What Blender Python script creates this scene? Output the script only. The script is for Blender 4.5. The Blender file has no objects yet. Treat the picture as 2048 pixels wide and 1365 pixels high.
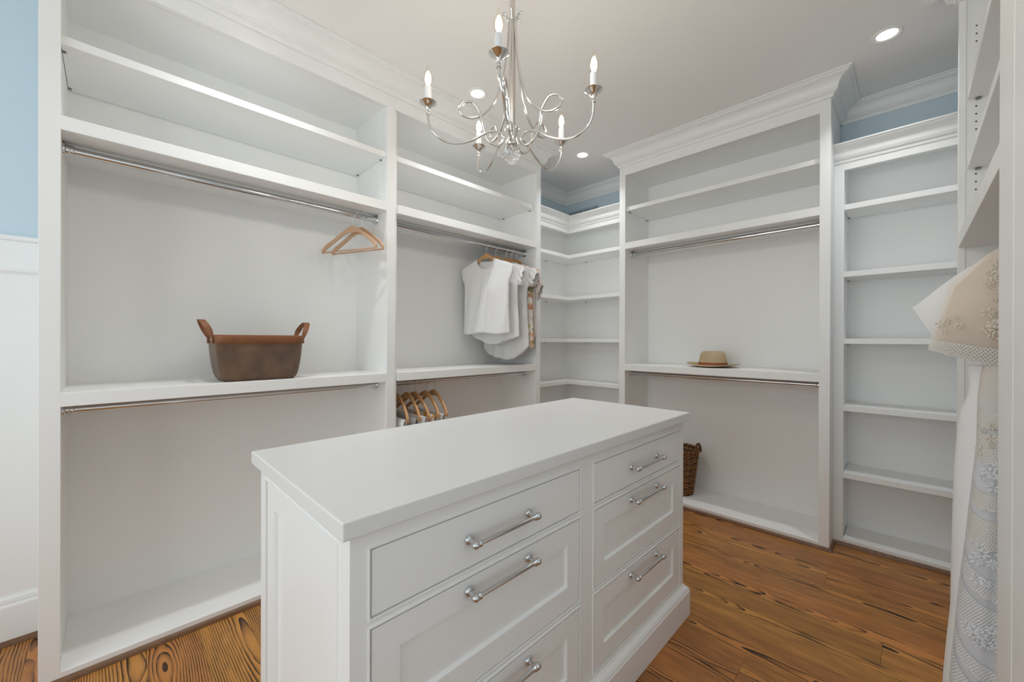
import bpy, bmesh, math, random
from mathutils import Vector, Matrix, noise

random.seed(7)
PI = math.pi
sc = bpy.context.scene
col = sc.collection

# ------------------------------------------------------------------ camera
CAM_H = 1.24
F_PX, YAW, PITCH, ROLL = 800.68, 0.7835, -0.0018, 0.0030
fw = Vector((-math.sin(YAW) * math.cos(PITCH), math.cos(YAW) * math.cos(PITCH), math.sin(PITCH)))
rt = Vector((math.cos(YAW), math.sin(YAW), 0))
up = rt.cross(fw)
rt2 = rt * math.cos(ROLL) + up * math.sin(ROLL)
up2 = -rt * math.sin(ROLL) + up * math.cos(ROLL)
cam_data = bpy.data.cameras.new('camera')
cam = bpy.data.objects.new('camera', cam_data)
col.objects.link(cam)
m = Matrix((rt2, up2, -fw)).transposed().to_4x4()
m.translation = (0, 0, CAM_H)
cam.matrix_world = m
cam_data.sensor_fit = 'HORIZONTAL'
cam_data.sensor_width = 36.0
cam_data.lens = F_PX / 2048 * 36.0
cam_data.clip_start = 0.02
sc.camera = cam

# ------------------------------------------------------------------ world, exposure
w = bpy.data.worlds.new('world')
sc.world = w
w.use_nodes = True
bg = w.node_tree.nodes['Background']
bg.inputs[0].default_value = (0.92, 0.96, 1.0, 1)
bg.inputs[1].default_value = 0.3
sc.view_settings.view_transform = 'Standard'
sc.view_settings.look = 'None'
sc.view_settings.gamma = 1.0
sc.view_settings.use_curve_mapping = False
sc.view_settings.exposure = -0.45
try:
    sc.cycles.max_bounces = 10
    sc.cycles.diffuse_bounces = 8
    sc.cycles.glossy_bounces = 6
    sc.cycles.transmission_bounces = 8
    sc.cycles.transparent_max_bounces = 10
    sc.cycles.caustics_reflective = False
    sc.cycles.caustics_refractive = False
    sc.cycles.sample_clamp_indirect = 4.0
except Exception:
    pass

# room extents
XW, XE, YS, YN, ZC = -2.61, 0.72, -1.75, 3.43, 2.785
WIN = (-2.25, 0.35, 0.35, 2.45)            # window opening in the front wall: x0 x1 z0 z1
FILL_WIN = (-1.45, 0.70, 0.35, 2.45)           # unseen window added for fill light, right-hand wall beside the camera: y0 y1 z0 z1

# daylight entering through the window behind the camera, plus an added side fill
def area_light(name, loc, rot, sx, sy, power, color):
    d = bpy.data.lights.new(name, 'AREA')
    d.shape = 'RECTANGLE'
    d.size, d.size_y, d.energy, d.color = sx, sy, power, color
    o = bpy.data.objects.new(name, d)
    col.objects.link(o)
    o.location = loc
    o.rotation_euler = rot
    return o
area_light('window_daylight', ((WIN[0] + WIN[1]) / 2, YS - 0.12, (WIN[2] + WIN[3]) / 2), (PI / 2, 0, 0),
           WIN[1] - WIN[0], WIN[3] - WIN[2], 61.0, (0.905, 0.960, 0.985))
area_light('side_fill_light', (XE + 0.12, (FILL_WIN[0] + FILL_WIN[1]) / 2, (FILL_WIN[2] + FILL_WIN[3]) / 2), (PI / 2, 0, PI / 2),  # added fill lamp outside an invented side window, lifts the shaded faces
           FILL_WIN[1] - FILL_WIN[0], FILL_WIN[3] - FILL_WIN[2], 15.0, (0.905, 0.960, 0.985))
DOWN_W = 3.7            # each recessed lamp

# ------------------------------------------------------------------ materials
def mat(name, base, rough=0.5, metallic=0.0, spec=0.5, var=0.02, scale=6.0, bump=0.0, bscale=200.0, **kw):
    M = bpy.data.materials.new(name)
    M.use_nodes = True
    nt = M.node_tree
    b = nt.nodes['Principled BSDF']
    tc = nt.nodes.new('ShaderNodeTexCoord')
    n = nt.nodes.new('ShaderNodeTexNoise')
    n.inputs['Scale'].default_value = scale
    n.inputs['Detail'].default_value = 3
    nt.links.new(tc.outputs['Object'], n.inputs['Vector'])
    mx = nt.nodes.new('ShaderNodeMixRGB')
    mx.inputs[1].default_value = tuple(max(0, c * (1 - var)) for c in base) + (1,)
    mx.inputs[2].default_value = tuple(min(1, c * (1 + var)) for c in base) + (1,)
    nt.links.new(n.outputs['Fac'], mx.inputs[0])
    nt.links.new(mx.outputs[0], b.inputs['Base Color'])
    b.inputs['Roughness'].default_value = rough
    b.inputs['Metallic'].default_value = metallic
    b.inputs['Specular IOR Level'].default_value = spec
    if bump:
        n2 = nt.nodes.new('ShaderNodeTexNoise')
        n2.inputs['Scale'].default_value = bscale
        n2.inputs['Detail'].default_value = 4
        nt.links.new(tc.outputs['Object'], n2.inputs['Vector'])
        bp = nt.nodes.new('ShaderNodeBump')
        bp.inputs['Strength'].default_value = bump
        bp.inputs['Distance'].default_value = 0.002
        nt.links.new(n2.outputs['Fac'], bp.inputs['Height'])
        nt.links.new(bp.outputs[0], b.inputs['Normal'])
    for k, v in kw.items():
        b.inputs[k.replace('_', ' ')].default_value = v
    return M

WHITE = mat('white_cabinet_paint', (0.893, 0.899, 0.893), 0.42, var=0.008)
TOPW = mat('white_worktop', (0.79, 0.787, 0.780), 0.33, var=0.01)
CEIL = mat('ceiling_paint', (0.90, 0.893, 0.88), 0.9, var=0.01, spec=0.2)
BLUE = mat('blue_wall_paint', (0.61, 0.73, 0.81), 0.8, var=0.012, spec=0.25, bump=0.03, bscale=150)
CHROME = mat('polished_nickel', (0.68, 0.69, 0.70), 0.12, 1.0, var=0.02)
NICKEL = mat('chandelier_nickel', (0.76, 0.74, 0.71), 0.13, 1.0, var=0.02)
SATIN = mat('satin_nickel_stem', (0.72, 0.67, 0.62), 0.28, 1.0, var=0.03)
HOLE = mat('peg_hole_dark', (0.05, 0.045, 0.04), 0.9)
PLUG = mat('peg_hole_painted', (0.52, 0.51, 0.49), 0.8)
PIN = mat('shelf_pin_metal', (0.25, 0.24, 0.23), 0.4, 0.8)
CANDLE = mat('candle_sleeve', (0.86, 0.86, 0.86), 0.4)
LEATHER = mat('tan_leather', (0.23, 0.085, 0.03), 0.55, var=0.25, scale=30, bump=0.3, bscale=180)
TEE = mat('white_cotton', (0.80, 0.80, 0.80), 0.9, spec=0.15, var=0.02, bump=0.25, bscale=500)
LINEN = mat('grey_white_linen', (0.70, 0.69, 0.68), 0.95, spec=0.1, var=0.06, scale=60, bump=0.5, bscale=350)
BLUSH = mat('blush_beige_cotton', (0.64, 0.58, 0.54), 0.95, spec=0.1, var=0.05, scale=40, bump=0.3, bscale=350)
GREYC = mat('grey_cloth', (0.42, 0.41, 0.41), 0.9, spec=0.2, var=0.12, scale=30, bump=0.3, bscale=300)
SATINC = mat('white_satin_cloth', (0.80, 0.80, 0.80), 0.45, var=0.02, bump=0.1)
VENT = mat('painted_vent_metal', (0.44, 0.56, 0.64), 0.6)
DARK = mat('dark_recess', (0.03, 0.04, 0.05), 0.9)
GLASSW = mat('window_glass', (0.9, 0.95, 0.95), 0.02, Transmission_Weight=1.0, IOR=1.05)


def emit_mat(name, color, strength):
    M = bpy.data.materials.new(name)
    M.use_nodes = True
    nt = M.node_tree
    nt.nodes.clear()
    o = nt.nodes.new('ShaderNodeOutputMaterial')
    e = nt.nodes.new('ShaderNodeEmission')
    e.inputs[0].default_value = color + (1,)
    e.inputs[1].default_value = strength
    nt.links.new(e.outputs[0], o.inputs[0])
    return M
LENS = emit_mat('recessed_lamp_glow', (1.0, 0.97, 0.90), 7.0)
FLAME = emit_mat('bulb_filament_glow', (1.0, 0.93, 0.84), 360.0)


def glass_mat(name, color, rough=0.0, ior=1.45, mix=None):
    M = bpy.data.materials.new(name)
    M.use_nodes = True
    nt = M.node_tree
    b = nt.nodes['Principled BSDF']
    b.inputs['Base Color'].default_value = color + (1,)
    b.inputs['Roughness'].default_value = rough
    b.inputs['Transmission Weight'].default_value = 1.0
    b.inputs['IOR'].default_value = ior
    if mix is not None:
        o = nt.nodes['Material Output']
        t = nt.nodes.new('ShaderNodeBsdfTransparent')
        t.inputs[0].default_value = color + (1,)
        ms = nt.nodes.new('ShaderNodeMixShader')
        ms.inputs[0].default_value = mix
        g = nt.nodes.new('ShaderNodeBsdfGlossy')
        g.inputs['Roughness'].default_value = 0.03
        nt.links.new(t.outputs[0], ms.inputs[1])
        nt.links.new(g.outputs[0], ms.inputs[2])
        nt.links.new(ms.outputs[0], o.inputs[0])
    return M
BULB = glass_mat('clear_bulb_glass', (1.0, 0.975, 0.92), mix=0.07)
CRYSTAL = glass_mat('crystal_glass', (0.97, 0.97, 0.97), ior=1.47)
PANE = glass_mat('window_pane_glass', (0.97, 0.98, 0.98), mix=0.05)


def oak_mat(name, light, dark, stretch=1.0, freq=145.0):
    """plain-sawn oak: growth rings of a log whose axis is tilted against the board"""
    M = bpy.data.materials.new(name)
    M.use_nodes = True
    nt = M.node_tree
    N = nt.nodes.new
    L = nt.links.new
    b = nt.nodes['Principled BSDF']

    def math_(op, a, c=None, d=None):
        n = N('ShaderNodeMath')
        n.operation = op
        for i, v in enumerate((a, c, d)):
            if v is None:
                continue
            if isinstance(v, (int, float)):
                n.inputs[i].default_value = v
            else:
                L(v, n.inputs[i])
        return n.outputs[0]
    tc = N('ShaderNodeTexCoord')
    oi = N('ShaderNodeObjectInfo')
    sp = N('ShaderNodeSeparateXYZ')
    L(tc.outputs['Object'], sp.inputs[0])
    rnd = oi.outputs['Random']
    r2 = math_('FRACT', math_('MULTIPLY', rnd, 17.31))
    r3 = math_('FRACT', math_('MULTIPLY', rnd, 41.77))
    x = math_('ADD', sp.outputs[0], math_('MULTIPLY', rnd, 37.0))
    # slow wander of the grain
    cv = N('ShaderNodeCombineXYZ')
    L(math_('MULTIPLY', x, 1.6), cv.inputs[0])
    L(math_('MULTIPLY', sp.outputs[1], 3.0), cv.inputs[1])
    L(math_('MULTIPLY', r2, 9.0), cv.inputs[2])
    n1 = N('ShaderNodeTexNoise')
    n1.inputs['Scale'].default_value = 1.0
    n1.inputs['Detail'].default_value = 2.5
    L(cv.outputs[0], n1.inputs['Vector'])
    wob = math_('MULTIPLY', math_('SUBTRACT', n1.outputs['Fac'], 0.5), 0.075)
    cy = math_('MULTIPLY', math_('SUBTRACT', r2, 0.5), 0.16)
    yy = math_('ADD', math_('SUBTRACT', sp.outputs[1], cy), math_('MULTIPLY', wob, 0.35))
    tilt = math_('MULTIPLY', math_('SUBTRACT', r3, 0.5), 0.10)
    zz = math_('ADD', math_('ADD', math_('MULTIPLY', sp.outputs[0], tilt), 0.055), wob)
    rr = math_('SQRT', math_('ADD', math_('MULTIPLY', yy, yy), math_('MULTIPLY', zz, zz)))
    ph = math_('FRACT', math_('MULTIPLY', rr, freq))
    # sharp dark early-wood line fading into light late wood
    line = math_('POWER', ph, 2.4)
    # pores: fine streaks along the board
    cv2 = N('ShaderNodeCombineXYZ')
    L(math_('MULTIPLY', x, 14.0), cv2.inputs[0])
    L(math_('MULTIPLY', sp.outputs[1], 620.0), cv2.inputs[1])
    n2 = N('ShaderNodeTexNoise')
    n2.inputs['Scale'].default_value = 1.0
    n2.inputs['Detail'].default_value = 2.0
    L(cv2.outputs[0], n2.inputs['Vector'])
    pores = n2.outputs['Fac']
    # patchy strength of the lines
    cv3 = N('ShaderNodeCombineXYZ')
    L(math_('MULTIPLY', x, 5.0), cv3.inputs[0])
    L(math_('MULTIPLY', sp.outputs[1], 24.0), cv3.inputs[1])
    n3 = N('ShaderNodeTexNoise')
    n3.inputs['Scale'].default_value = 1.0
    n3.inputs['Detail'].default_value = 3.0
    L(cv3.outputs[0], n3.inputs['Vector'])
    patch = N('ShaderNodeMapRange')
    patch.inputs['From Min'].default_value = 0.34
    patch.inputs['From Max'].default_value = 0.66
    L(n3.outputs['Fac'], patch.inputs['Value'])
    amt = math_('MULTIPLY', line, math_('ADD', math_('MULTIPLY', patch.outputs[0], 0.95), 0.38))
    amt = math_('ADD', math_('MULTIPLY', amt, 0.95), math_('MULTIPLY', math_('SUBTRACT', pores, 0.42), 0.55))
    ramp = N('ShaderNodeValToRGB')
    ramp.color_ramp.elements[0].position = 0.0
    ramp.color_ramp.elements[0].color = light + (1,)
    ramp.color_ramp.elements[1].position = 0.72
    ramp.color_ramp.elements[1].color = dark + (1,)
    mid = ramp.color_ramp.elements.new(0.28)
    mid.color = tuple(0.62 * a + 0.38 * c for a, c in zip(light, dark)) + (1,)
    L(amt, ramp.inputs[0])
    hs = N('ShaderNodeHueSaturation')
    L(ramp.outputs[0], hs.inputs['Color'])
    L(math_('ADD', math_('MULTIPLY', r3, 0.28), 0.86), hs.inputs['Value'])
    L(math_('ADD', math_('MULTIPLY', r2, 0.012), 0.494), hs.inputs['Hue'])
    L(hs.outputs[0], b.inputs['Base Color'])
    b.inputs['Roughness'].default_value = 0.36
    b.inputs['Specular IOR Level'].default_value = 0.4
    bp = N('ShaderNodeBump')
    bp.inputs['Strength'].default_value = 0.12
    bp.inputs['Distance'].default_value = 0.001
    bp.invert = True
    L(amt, bp.inputs['Height'])
    L(bp.outputs[0], b.inputs['Normal'])
    return M
OAK = oak_mat('stained_oak', (0.56, 0.240, 0.060), (0.035, 0.015, 0.007))
OAKTRIM = mat('stained_oak_trim', (0.17, 0.082, 0.036), 0.38, var=0.35, scale=30)
HANGER = mat('hanger_beech', (0.56, 0.30, 0.13), 0.45, var=0.18, scale=25)
PALEHANGER = mat('hanger_pale_wood', (0.60, 0.38, 0.24), 0.5, var=0.12, scale=25)


def weave_mat(name, c1, c2, scale, rough=0.6, bump=0.6, dist=0.003, speck=None):
    M = bpy.data.materials.new(name)
    M.use_nodes = True
    nt = M.node_tree
    N = nt.nodes.new
    L = nt.links.new
    b = nt.nodes['Principled BSDF']
    uv = N('ShaderNodeUVMap')
    mp = N('ShaderNodeMapping')
    mp.inputs['Scale'].default_value = (scale, scale, scale)
    L(uv.outputs[0], mp.inputs[0])
    outs = []
    for rot in (PI / 4, -PI / 4):
        m2 = N('ShaderNodeMapping')
        m2.inputs['Rotation'].default_value = (0, 0, rot)
        L(mp.outputs[0], m2.inputs[0])
        wv = N('ShaderNodeTexWave')
        wv.inputs['Scale'].default_value = 1.0
        wv.inputs['Distortion'].default_value = 1.2
        wv.inputs['Detail'].default_value = 1.0
        L(m2.outputs[0], wv.inputs[0])
        outs.append(wv.outputs['Fac'])
    mul = N('ShaderNodeMath')
    mul.operation = 'MULTIPLY'
    L(outs[0], mul.inputs[0])
    L(outs[1], mul.inputs[1])
    nz = N('ShaderNodeTexNoise')
    nz.inputs['Scale'].default_value = scale * 0.12
    nz.inputs['Detail'].default_value = 5
    L(uv.outputs[0], nz.inputs['Vector'])
    ad = N('ShaderNodeMath')
    ad.operation = 'MULTIPLY_ADD'
    L(nz.outputs['Fac'], ad.inputs[0])
    ad.inputs[1].default_value = 0.9
    L(mul.outputs[0], ad.inputs[2])
    rp = N('ShaderNodeValToRGB')
    rp.color_ramp.elements[0].color = c1 + (1,)
    rp.color_ramp.elements[0].position = 0.25
    rp.color_ramp.elements[1].color = c2 + (1,)
    rp.color_ramp.elements[1].position = 1.15 if speck is None else 0.95
    L(ad.outputs[0], rp.inputs[0])
    L(rp.outputs[0], b.inputs['Base Color'])
    b.inputs['Roughness'].default_value = rough
    bp = N('ShaderNodeBump')
    bp.inputs['Strength'].default_value = bump
    bp.inputs['Distance'].default_value = dist
    L(mul.outputs[0], bp.inputs['Height'])
    L(bp.outputs[0], b.inputs['Normal'])
    return M
BASKETW = weave_mat('brown_woven_seagrass', (0.042, 0.023, 0.018), (0.30, 0.165, 0.085), 88, rough=0.30, bump=0.9)
STRAW = weave_mat('natural_straw', (0.42, 0.30, 0.17), (0.66, 0.52, 0.34), 110, rough=0.8, bump=0.5, dist=0.0015)
BANDB = mat('brown_hat_band', (0.27, 0.085, 0.025), 0.6, var=0.15)
WICKER = mat('brown_wicker', (0.33, 0.145, 0.038), 0.5, var=0.55, scale=40, bump=0.3)
WICKERD = mat('dark_brown_wicker', (0.12, 0.052, 0.018), 0.55, var=0.4, scale=40)


def floral_mat(name):
    M = bpy.data.materials.new(name)
    M.use_nodes = True
    nt = M.node_tree
    N = nt.nodes.new
    L = nt.links.new
    b = nt.nodes['Principled BSDF']
    tc = N('ShaderNodeTexCoord')
    vo = N('ShaderNodeTexVoronoi')
    vo.inputs['Scale'].default_value = 24
    nz = N('ShaderNodeTexNoise')
    nz.inputs['Scale'].default_value = 40
    mx = N('ShaderNodeMixRGB')
    mx.inputs[0].default_value = 0.06
    L(tc.outputs['Object'], nz.inputs['Vector'])
    L(tc.outputs['Object'], mx.inputs[1])
    L(nz.outputs['Color'], mx.inputs[2])
    L(mx.outputs[0], vo.inputs['Vector'])
    r1 = N('ShaderNodeValToRGB')
    e = r1.color_ramp.elements
    r1.color_ramp.interpolation = 'CONSTANT'
    e[0].position = 0
    e[0].color = (0.62, 0.27, 0.03, 1)
    e[1].position = 0.35
    e[1].color = (0.64, 0.36, 0.22, 1)
    for p, c in ((0.55, (0.22, 0.22, 0.10, 1)), (0.68, (0.50, 0.22, 0.13, 1)), (0.85, (0.66, 0.42, 0.10, 1))):
        q = e.new(p)
        q.color = c
    L(vo.outputs['Color'], r1.inputs[0])
    r2 = N('ShaderNodeValToRGB')
    r2.color_ramp.elements[0].position = 0.42
    r2.color_ramp.elements[1].position = 0.55
    L(vo.outputs['Distance'], r2.inputs[0])
    m2 = N('ShaderNodeMixRGB')
    L(r2.outputs[0], m2.inputs[0])
    L(r1.outputs[0], m2.inputs[1])
    m2.inputs[2].default_value = (0.74, 0.70, 0.63, 1)
    L(m2.outputs[0], b.inputs['Base Color'])
    b.inputs['Roughness'].default_value = 0.9
    return M
FLORAL = floral_mat('orange_floral_cotton')


def cloth_mat(name, color, transp=0.0, transl=0.35, color2=None, z0=0.0, z1=1.0):
    M = bpy.data.materials.new(name)
    M.use_nodes = True
    nt = M.node_tree
    N = nt.nodes.new
    L = nt.links.new
    o = nt.nodes['Material Output']
    b = nt.nodes['Principled BSDF']
    b.inputs['Roughness'].default_value = 0.85
    b.inputs['Specular IOR Level'].default_value = 0.15
    tc = N('ShaderNodeTexCoord')
    sp = N('ShaderNodeSeparateXYZ')
    L(tc.outputs['Object'], sp.inputs[0])
    mr = N('ShaderNodeMapRange')
    mr.inputs['From Min'].default_value = z0
    mr.inputs['From Max'].default_value = z1
    L(sp.outputs[2], mr.inputs['Value'])
    mc = N('ShaderNodeMixRGB')
    mc.inputs[1].default_value = color + (1,)
    mc.inputs[2].default_value = (color2 or color) + (1,)
    L(mr.outputs[0], mc.inputs[0])
    L(mc.outputs[0], b.inputs['Base Color'])
    nz = N('ShaderNodeTexNoise')
    nz.inputs['Scale'].default_value = 400
    L(tc.outputs['Object'], nz.inputs['Vector'])
    bp = N('ShaderNodeBump')
    bp.inputs['Strength'].default_value = 0.2
    bp.inputs['Distance'].default_value = 0.001
    L(nz.outputs['Fac'], bp.inputs['Height'])
    L(bp.outputs[0], b.inputs['Normal'])
    tl = N('ShaderNodeBsdfTranslucent')
    L(mc.outputs[0], tl.inputs[0])
    m1 = N('ShaderNodeMixShader')
    m1.inputs[0].default_value = transl
    L(b.outputs[0], m1.inputs[1])
    L(tl.outputs[0], m1.inputs[2])
    tp = N('ShaderNodeBsdfTransparent')
    m2 = N('ShaderNodeMixShader')
    m2.inputs[0].default_value = transp
    L(m1.outputs[0], m2.inputs[1])
    L(tp.outputs[0], m2.inputs[2])
    L(m2.outputs[0], o.inputs[0])
    return M
VOILE = cloth_mat('white_voile', (0.90, 0.90, 0.90), 0.0, 0.10)
TULLE = cloth_mat('sheer_tulle', (0.88, 0.89, 0.92), 0.42, 0.15, (0.86, 0.78, 0.69), 0.95, 1.2)
NUDE = cloth_mat('beige_lining', (0.82, 0.83, 0.86), 0.0, 0.1, (0.80, 0.70, 0.58), 0.85, 1.25)


def lace_mat(name, color):
    M = bpy.data.materials.new(name)
    M.use_nodes = True
    nt = M.node_tree
    N = nt.nodes.new
    L = nt.links.new
    o = nt.nodes['Material Output']
    b = nt.nodes['Principled BSDF']
    b.inputs['Base Color'].default_value = color + (1,)
    b.inputs['Roughness'].default_value = 0.9
    uv = N('ShaderNodeUVMap')
    mp = N('ShaderNodeMapping')
    mp.inputs['Scale'].default_value = (135, 135, 135)
    mp.inputs['Rotation'].default_value = (0, 0, PI / 4)
    L(uv.outputs[0], mp.inputs[0])
    vo = N('ShaderNodeTexVoronoi')
    vo.inputs['Scale'].default_value = 1.0
    vo.inputs['Randomness'].default_value = 0.12
    L(mp.outputs[0], vo.inputs['Vector'])
    rp = N('ShaderNodeValToRGB')
    rp.color_ramp.elements[0].position = 0.22
    rp.color_ramp.elements[1].position = 0.30
    L(vo.outputs['Distance'], rp.inputs[0])
    tp = N('ShaderNodeBsdfTransparent')
    mx = N('ShaderNodeMixShader')
    L(rp.outputs[0], mx.inputs[0])
    L(tp.outputs[0], mx.inputs[1])
    L(b.outputs[0], mx.inputs[2])
    L(mx.outputs[0], o.inputs[0])
    bp = N('ShaderNodeBump')
    bp.inputs['Strength'].default_value = 0.5
    bp.inputs['Distance'].default_value = 0.002
    L(vo.outputs['Distance'], bp.inputs['Height'])
    L(bp.outputs[0], b.inputs['Normal'])
    return M
LACE = lace_mat('cream_lace', (0.80, 0.78, 0.74))
LACEW = lace_mat('white_lace', (0.80, 0.81, 0.82))
EMBC = mat('cream_embroidery', (0.78, 0.72, 0.62), 0.9, bump=0.4)
EMBW = mat('white_embroidery', (0.82, 0.84, 0.87), 0.9, bump=0.4)


# ------------------------------------------------------------------ mesh helpers
class MB:
    """collects geometry in world coordinates; build() links it as ONE mesh object"""
    def __init__(s):
        s.v, s.f, s.uv = [], [], {}

    def box(s, x0, x1, y0, y1, z0, z1):
        n = len(s.v)
        s.v += [(x, y, z) for z in (z0, z1) for y in (y0, y1) for x in (x0, x1)]
        s.f += [tuple(n + i for i in q) for q in ((0, 2, 3, 1), (4, 5, 7, 6), (0, 1, 5, 4), (2, 6, 7, 3), (0, 4, 6, 2), (1, 3, 7, 5))]
        return s

    def quad(s, *pts):
        n = len(s.v)
        s.v += [tuple(p) for p in pts]
        s.f.append(tuple(range(n, n + len(pts))))
        return s

    def tube(s, pts, r, seg=8, cap=True, closed=False):
        pts = [Vector(p) for p in pts]
        n0 = len(s.v)
        N = len(pts)
        rad = r if isinstance(r, (list, tuple)) else [r] * N
        nrm = None
        for i, p in enumerate(pts):
            a = pts[(i - 1) % N] if (i > 0 or closed) else p
            b = pts[(i + 1) % N] if (i < N - 1 or closed) else p
            t = (b - a).normalized()
            if nrm is None:
                nrm = t.orthogonal().normalized()
            nrm = (nrm - t * nrm.dot(t))
            if nrm.length < 1e-6:
                nrm = t.orthogonal()
            nrm.normalize()
            bn = t.cross(nrm)
            for k in range(seg):
                a_ = 2 * PI * k / seg
                s.v.append(tuple(p + (nrm * math.cos(a_) + bn * math.sin(a_)) * rad[i]))
        M = N if closed else N - 1
        for i in range(M):
            for k in range(seg):
                a = n0 + i * seg
                b = n0 + ((i + 1) % N) * seg
                s.f.append((a + k, a + (k + 1) % seg, b + (k + 1) % seg, b + k))
        if cap and not closed:
            s.f.append(tuple(n0 + k for k in reversed(range(seg))))
            s.f.append(tuple(n0 + (N - 1) * seg + k for k in range(seg)))
        return s

    def lathe(s, prof, c=(0, 0, 0), axis='z', seg=24, sx=1.0, sy=1.0):
        """prof: list of (radius, height)"""
        n0 = len(s.v)
        for r, h in prof:
            for k in range(seg):
                a = 2 * PI * k / seg
                p, q = r * math.cos(a) * sx, r * math.sin(a) * sy
                if axis == 'z':
                    s.v.append((c[0] + p, c[1] + q, c[2] + h))
                elif axis == 'x':
                    s.v.append((c[0] + h, c[1] + p, c[2] + q))
                else:
                    s.v.append((c[0] + p, c[1] + h, c[2] + q))
        for i in range(len(prof) - 1):
            for k in range(seg):
                a, b = n0 + i * seg, n0 + (i + 1) * seg
                s.f.append((a + k, a + (k + 1) % seg, b + (k + 1) % seg, b + k))
        if prof[0][0] > 1e-5:
            s.f.append(tuple(n0 + k for k in reversed(range(seg))))
        if prof[-1][0] > 1e-5:
            s.f.append(tuple(n0 + (len(prof) - 1) * seg + k for k in range(seg)))
        return s

    def sweep(s, path, prof, side=1, closed=False):
        """prof (out, z) swept along an xy path with mitred corners; out is to the right of travel when side=1"""
        P = [Vector((p[0], p[1])) for p in path]
        N = len(P)
        n0 = len(s.v)
        K = len(prof)

        def nr(a, b):
            d = (b - a).normalized()
            return Vector((d.y, -d.x)) * side
        for i in range(N):
            if closed or 0 < i < N - 1:
                n1, n2 = nr(P[(i - 1) % N], P[i]), nr(P[i], P[(i + 1) % N])
            elif i == 0:
                n1 = n2 = nr(P[0], P[1])
            else:
                n1 = n2 = nr(P[-2], P[-1])
            mdir = (n1 + n2) / max(1e-6, 1 + n1.dot(n2))
            for o, z in prof:
                q = P[i] + mdir * o
                s.v.append((q.x, q.y, z))
        for i in range(N if closed else N - 1):
            a, b = n0 + i * K, n0 + ((i + 1) % N) * K
            for k in range(K):
                s.f.append((a + k, a + (k + 1) % K, b + (k + 1) % K, b + k))
        if not closed:
            s.f.append(tuple(n0 + k for k in range(K)))
            s.f.append(tuple(n0 + (N - 1) * K + k for k in reversed(range(K))))
        return s

    def grid(s, fn, nu, nv, wrap=False, uvs=None):
        n0 = len(s.v)
        cols = nu if wrap else nu + 1
        for j in range(nv + 1):
            for i in range(cols):
                s.v.append(tuple(fn(i / nu, j / nv)))
        for j in range(nv):
            for i in range(nu):
                a = n0 + j * cols + i
                b = n0 + j * cols + (i + 1) % cols
                fi = len(s.f)
                s.f.append((a, b, b + cols, a + cols))
                if uvs:
                    s.uv[fi] = [uvs(i / nu, j / nv), uvs((i + 1) / nu, j / nv), uvs((i + 1) / nu, (j + 1) / nv), uvs(i / nu, (j + 1) / nv)]
        return s

    def build(s, name, material, parent=None, smooth=False, bevel=0.0, solid=0.0, subsurf=0, auto=None, origin=None):
        me = bpy.data.meshes.new(name)
        M = Matrix.Identity(4)
        if parent is not None:
            r = parent
            while r.parent is not None:
                r = r.parent
            M = (Matrix.Translation(r.location) @ r.rotation_euler.to_matrix().to_4x4()).inverted()
        elif origin is not None:
            M = Matrix.Translation(Vector(origin)).inverted()
        me.from_pydata([tuple(M @ Vector(p)) for p in s.v], [], s.f)
        if s.uv:
            ul = me.uv_layers.new(name='UVMap')
            for fi, q in s.uv.items():
                for li, t in zip(me.polygons[fi].loop_indices, q):
                    ul.data[li].uv = t
        if not s.uv:
            bm = bmesh.new()
            bm.from_mesh(me)
            bmesh.ops.recalc_face_normals(bm, faces=bm.faces)
            bm.to_mesh(me)
            bm.free()
        me.materials.append(material)
        o = bpy.data.objects.new(name, me)
        col.objects.link(o)
        if parent is not None:
            o.parent = parent
        elif origin is not None:
            o.location = origin
        if smooth:
            for p in me.polygons:
                p.use_smooth = True
        if auto is not None:
            me.set_sharp_from_angle(angle=math.radians(auto))
        if bevel:
            b = o.modifiers.new('bevel', 'BEVEL')
            b.width = bevel
            b.segments = 2
            b.limit_method = 'ANGLE'
            b.angle_limit = math.radians(40)
        if solid:
            q = o.modifiers.new('solid', 'SOLIDIFY')
            q.thickness = solid
            q.offset = 0
        if subsurf:
            q = o.modifiers.new('sub', 'SUBSURF')
            q.levels = q.render_levels = subsurf
        return o


def tag(o, label, cat, group=None):
    o['label'] = label
    o['category'] = cat
    if group:
        o['group'] = group
    return o


def thing(name, label, cat, loc, rz=0.0, group=None):
    o = bpy.data.objects.new(name, None)
    o.empty_display_size = 0.05
    col.objects.link(o)
    o.location = loc
    o.rotation_euler = (0, 0, rz)
    return tag(o, label, cat, group)


def struct(o):
    o['kind'] = 'structure'
    return o


def copy_tree(o, parent=None):
    c = o.copy()
    col.objects.link(c)
    c.parent = parent
    for ch in list(o.children):
        copy_tree(ch, c)
    return c


def smoothpath(pts, n=6):
    """Catmull-Rom through the points"""
    P = [Vector(p) for p in pts]
    out = []
    for i in range(len(P) - 1):
        p0, p1, p2, p3 = P[max(0, i - 1)], P[i], P[i + 1], P[min(len(P) - 1, i + 2)]
        for k in range(n):
            t = k / n
            out.append(0.5 * ((2 * p1) + (-p0 + p2) * t + (2 * p0 - 5 * p1 + 4 * p2 - p3) * t * t + (-p0 + 3 * p1 - 3 * p2 + p3) * t ** 3))
    out.append(P[-1])
    return out


def lerp_table(tab, z):
    """tab sorted by first value, linear interpolation"""
    if z <= tab[0][0]:
        return tab[0][1]
    for (a, fa), (b, fb) in zip(tab, tab[1:]):
        if z <= b:
            t = (z - a) / (b - a)
            return fa + (fb - fa) * t
    return tab[-1][1]


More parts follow.
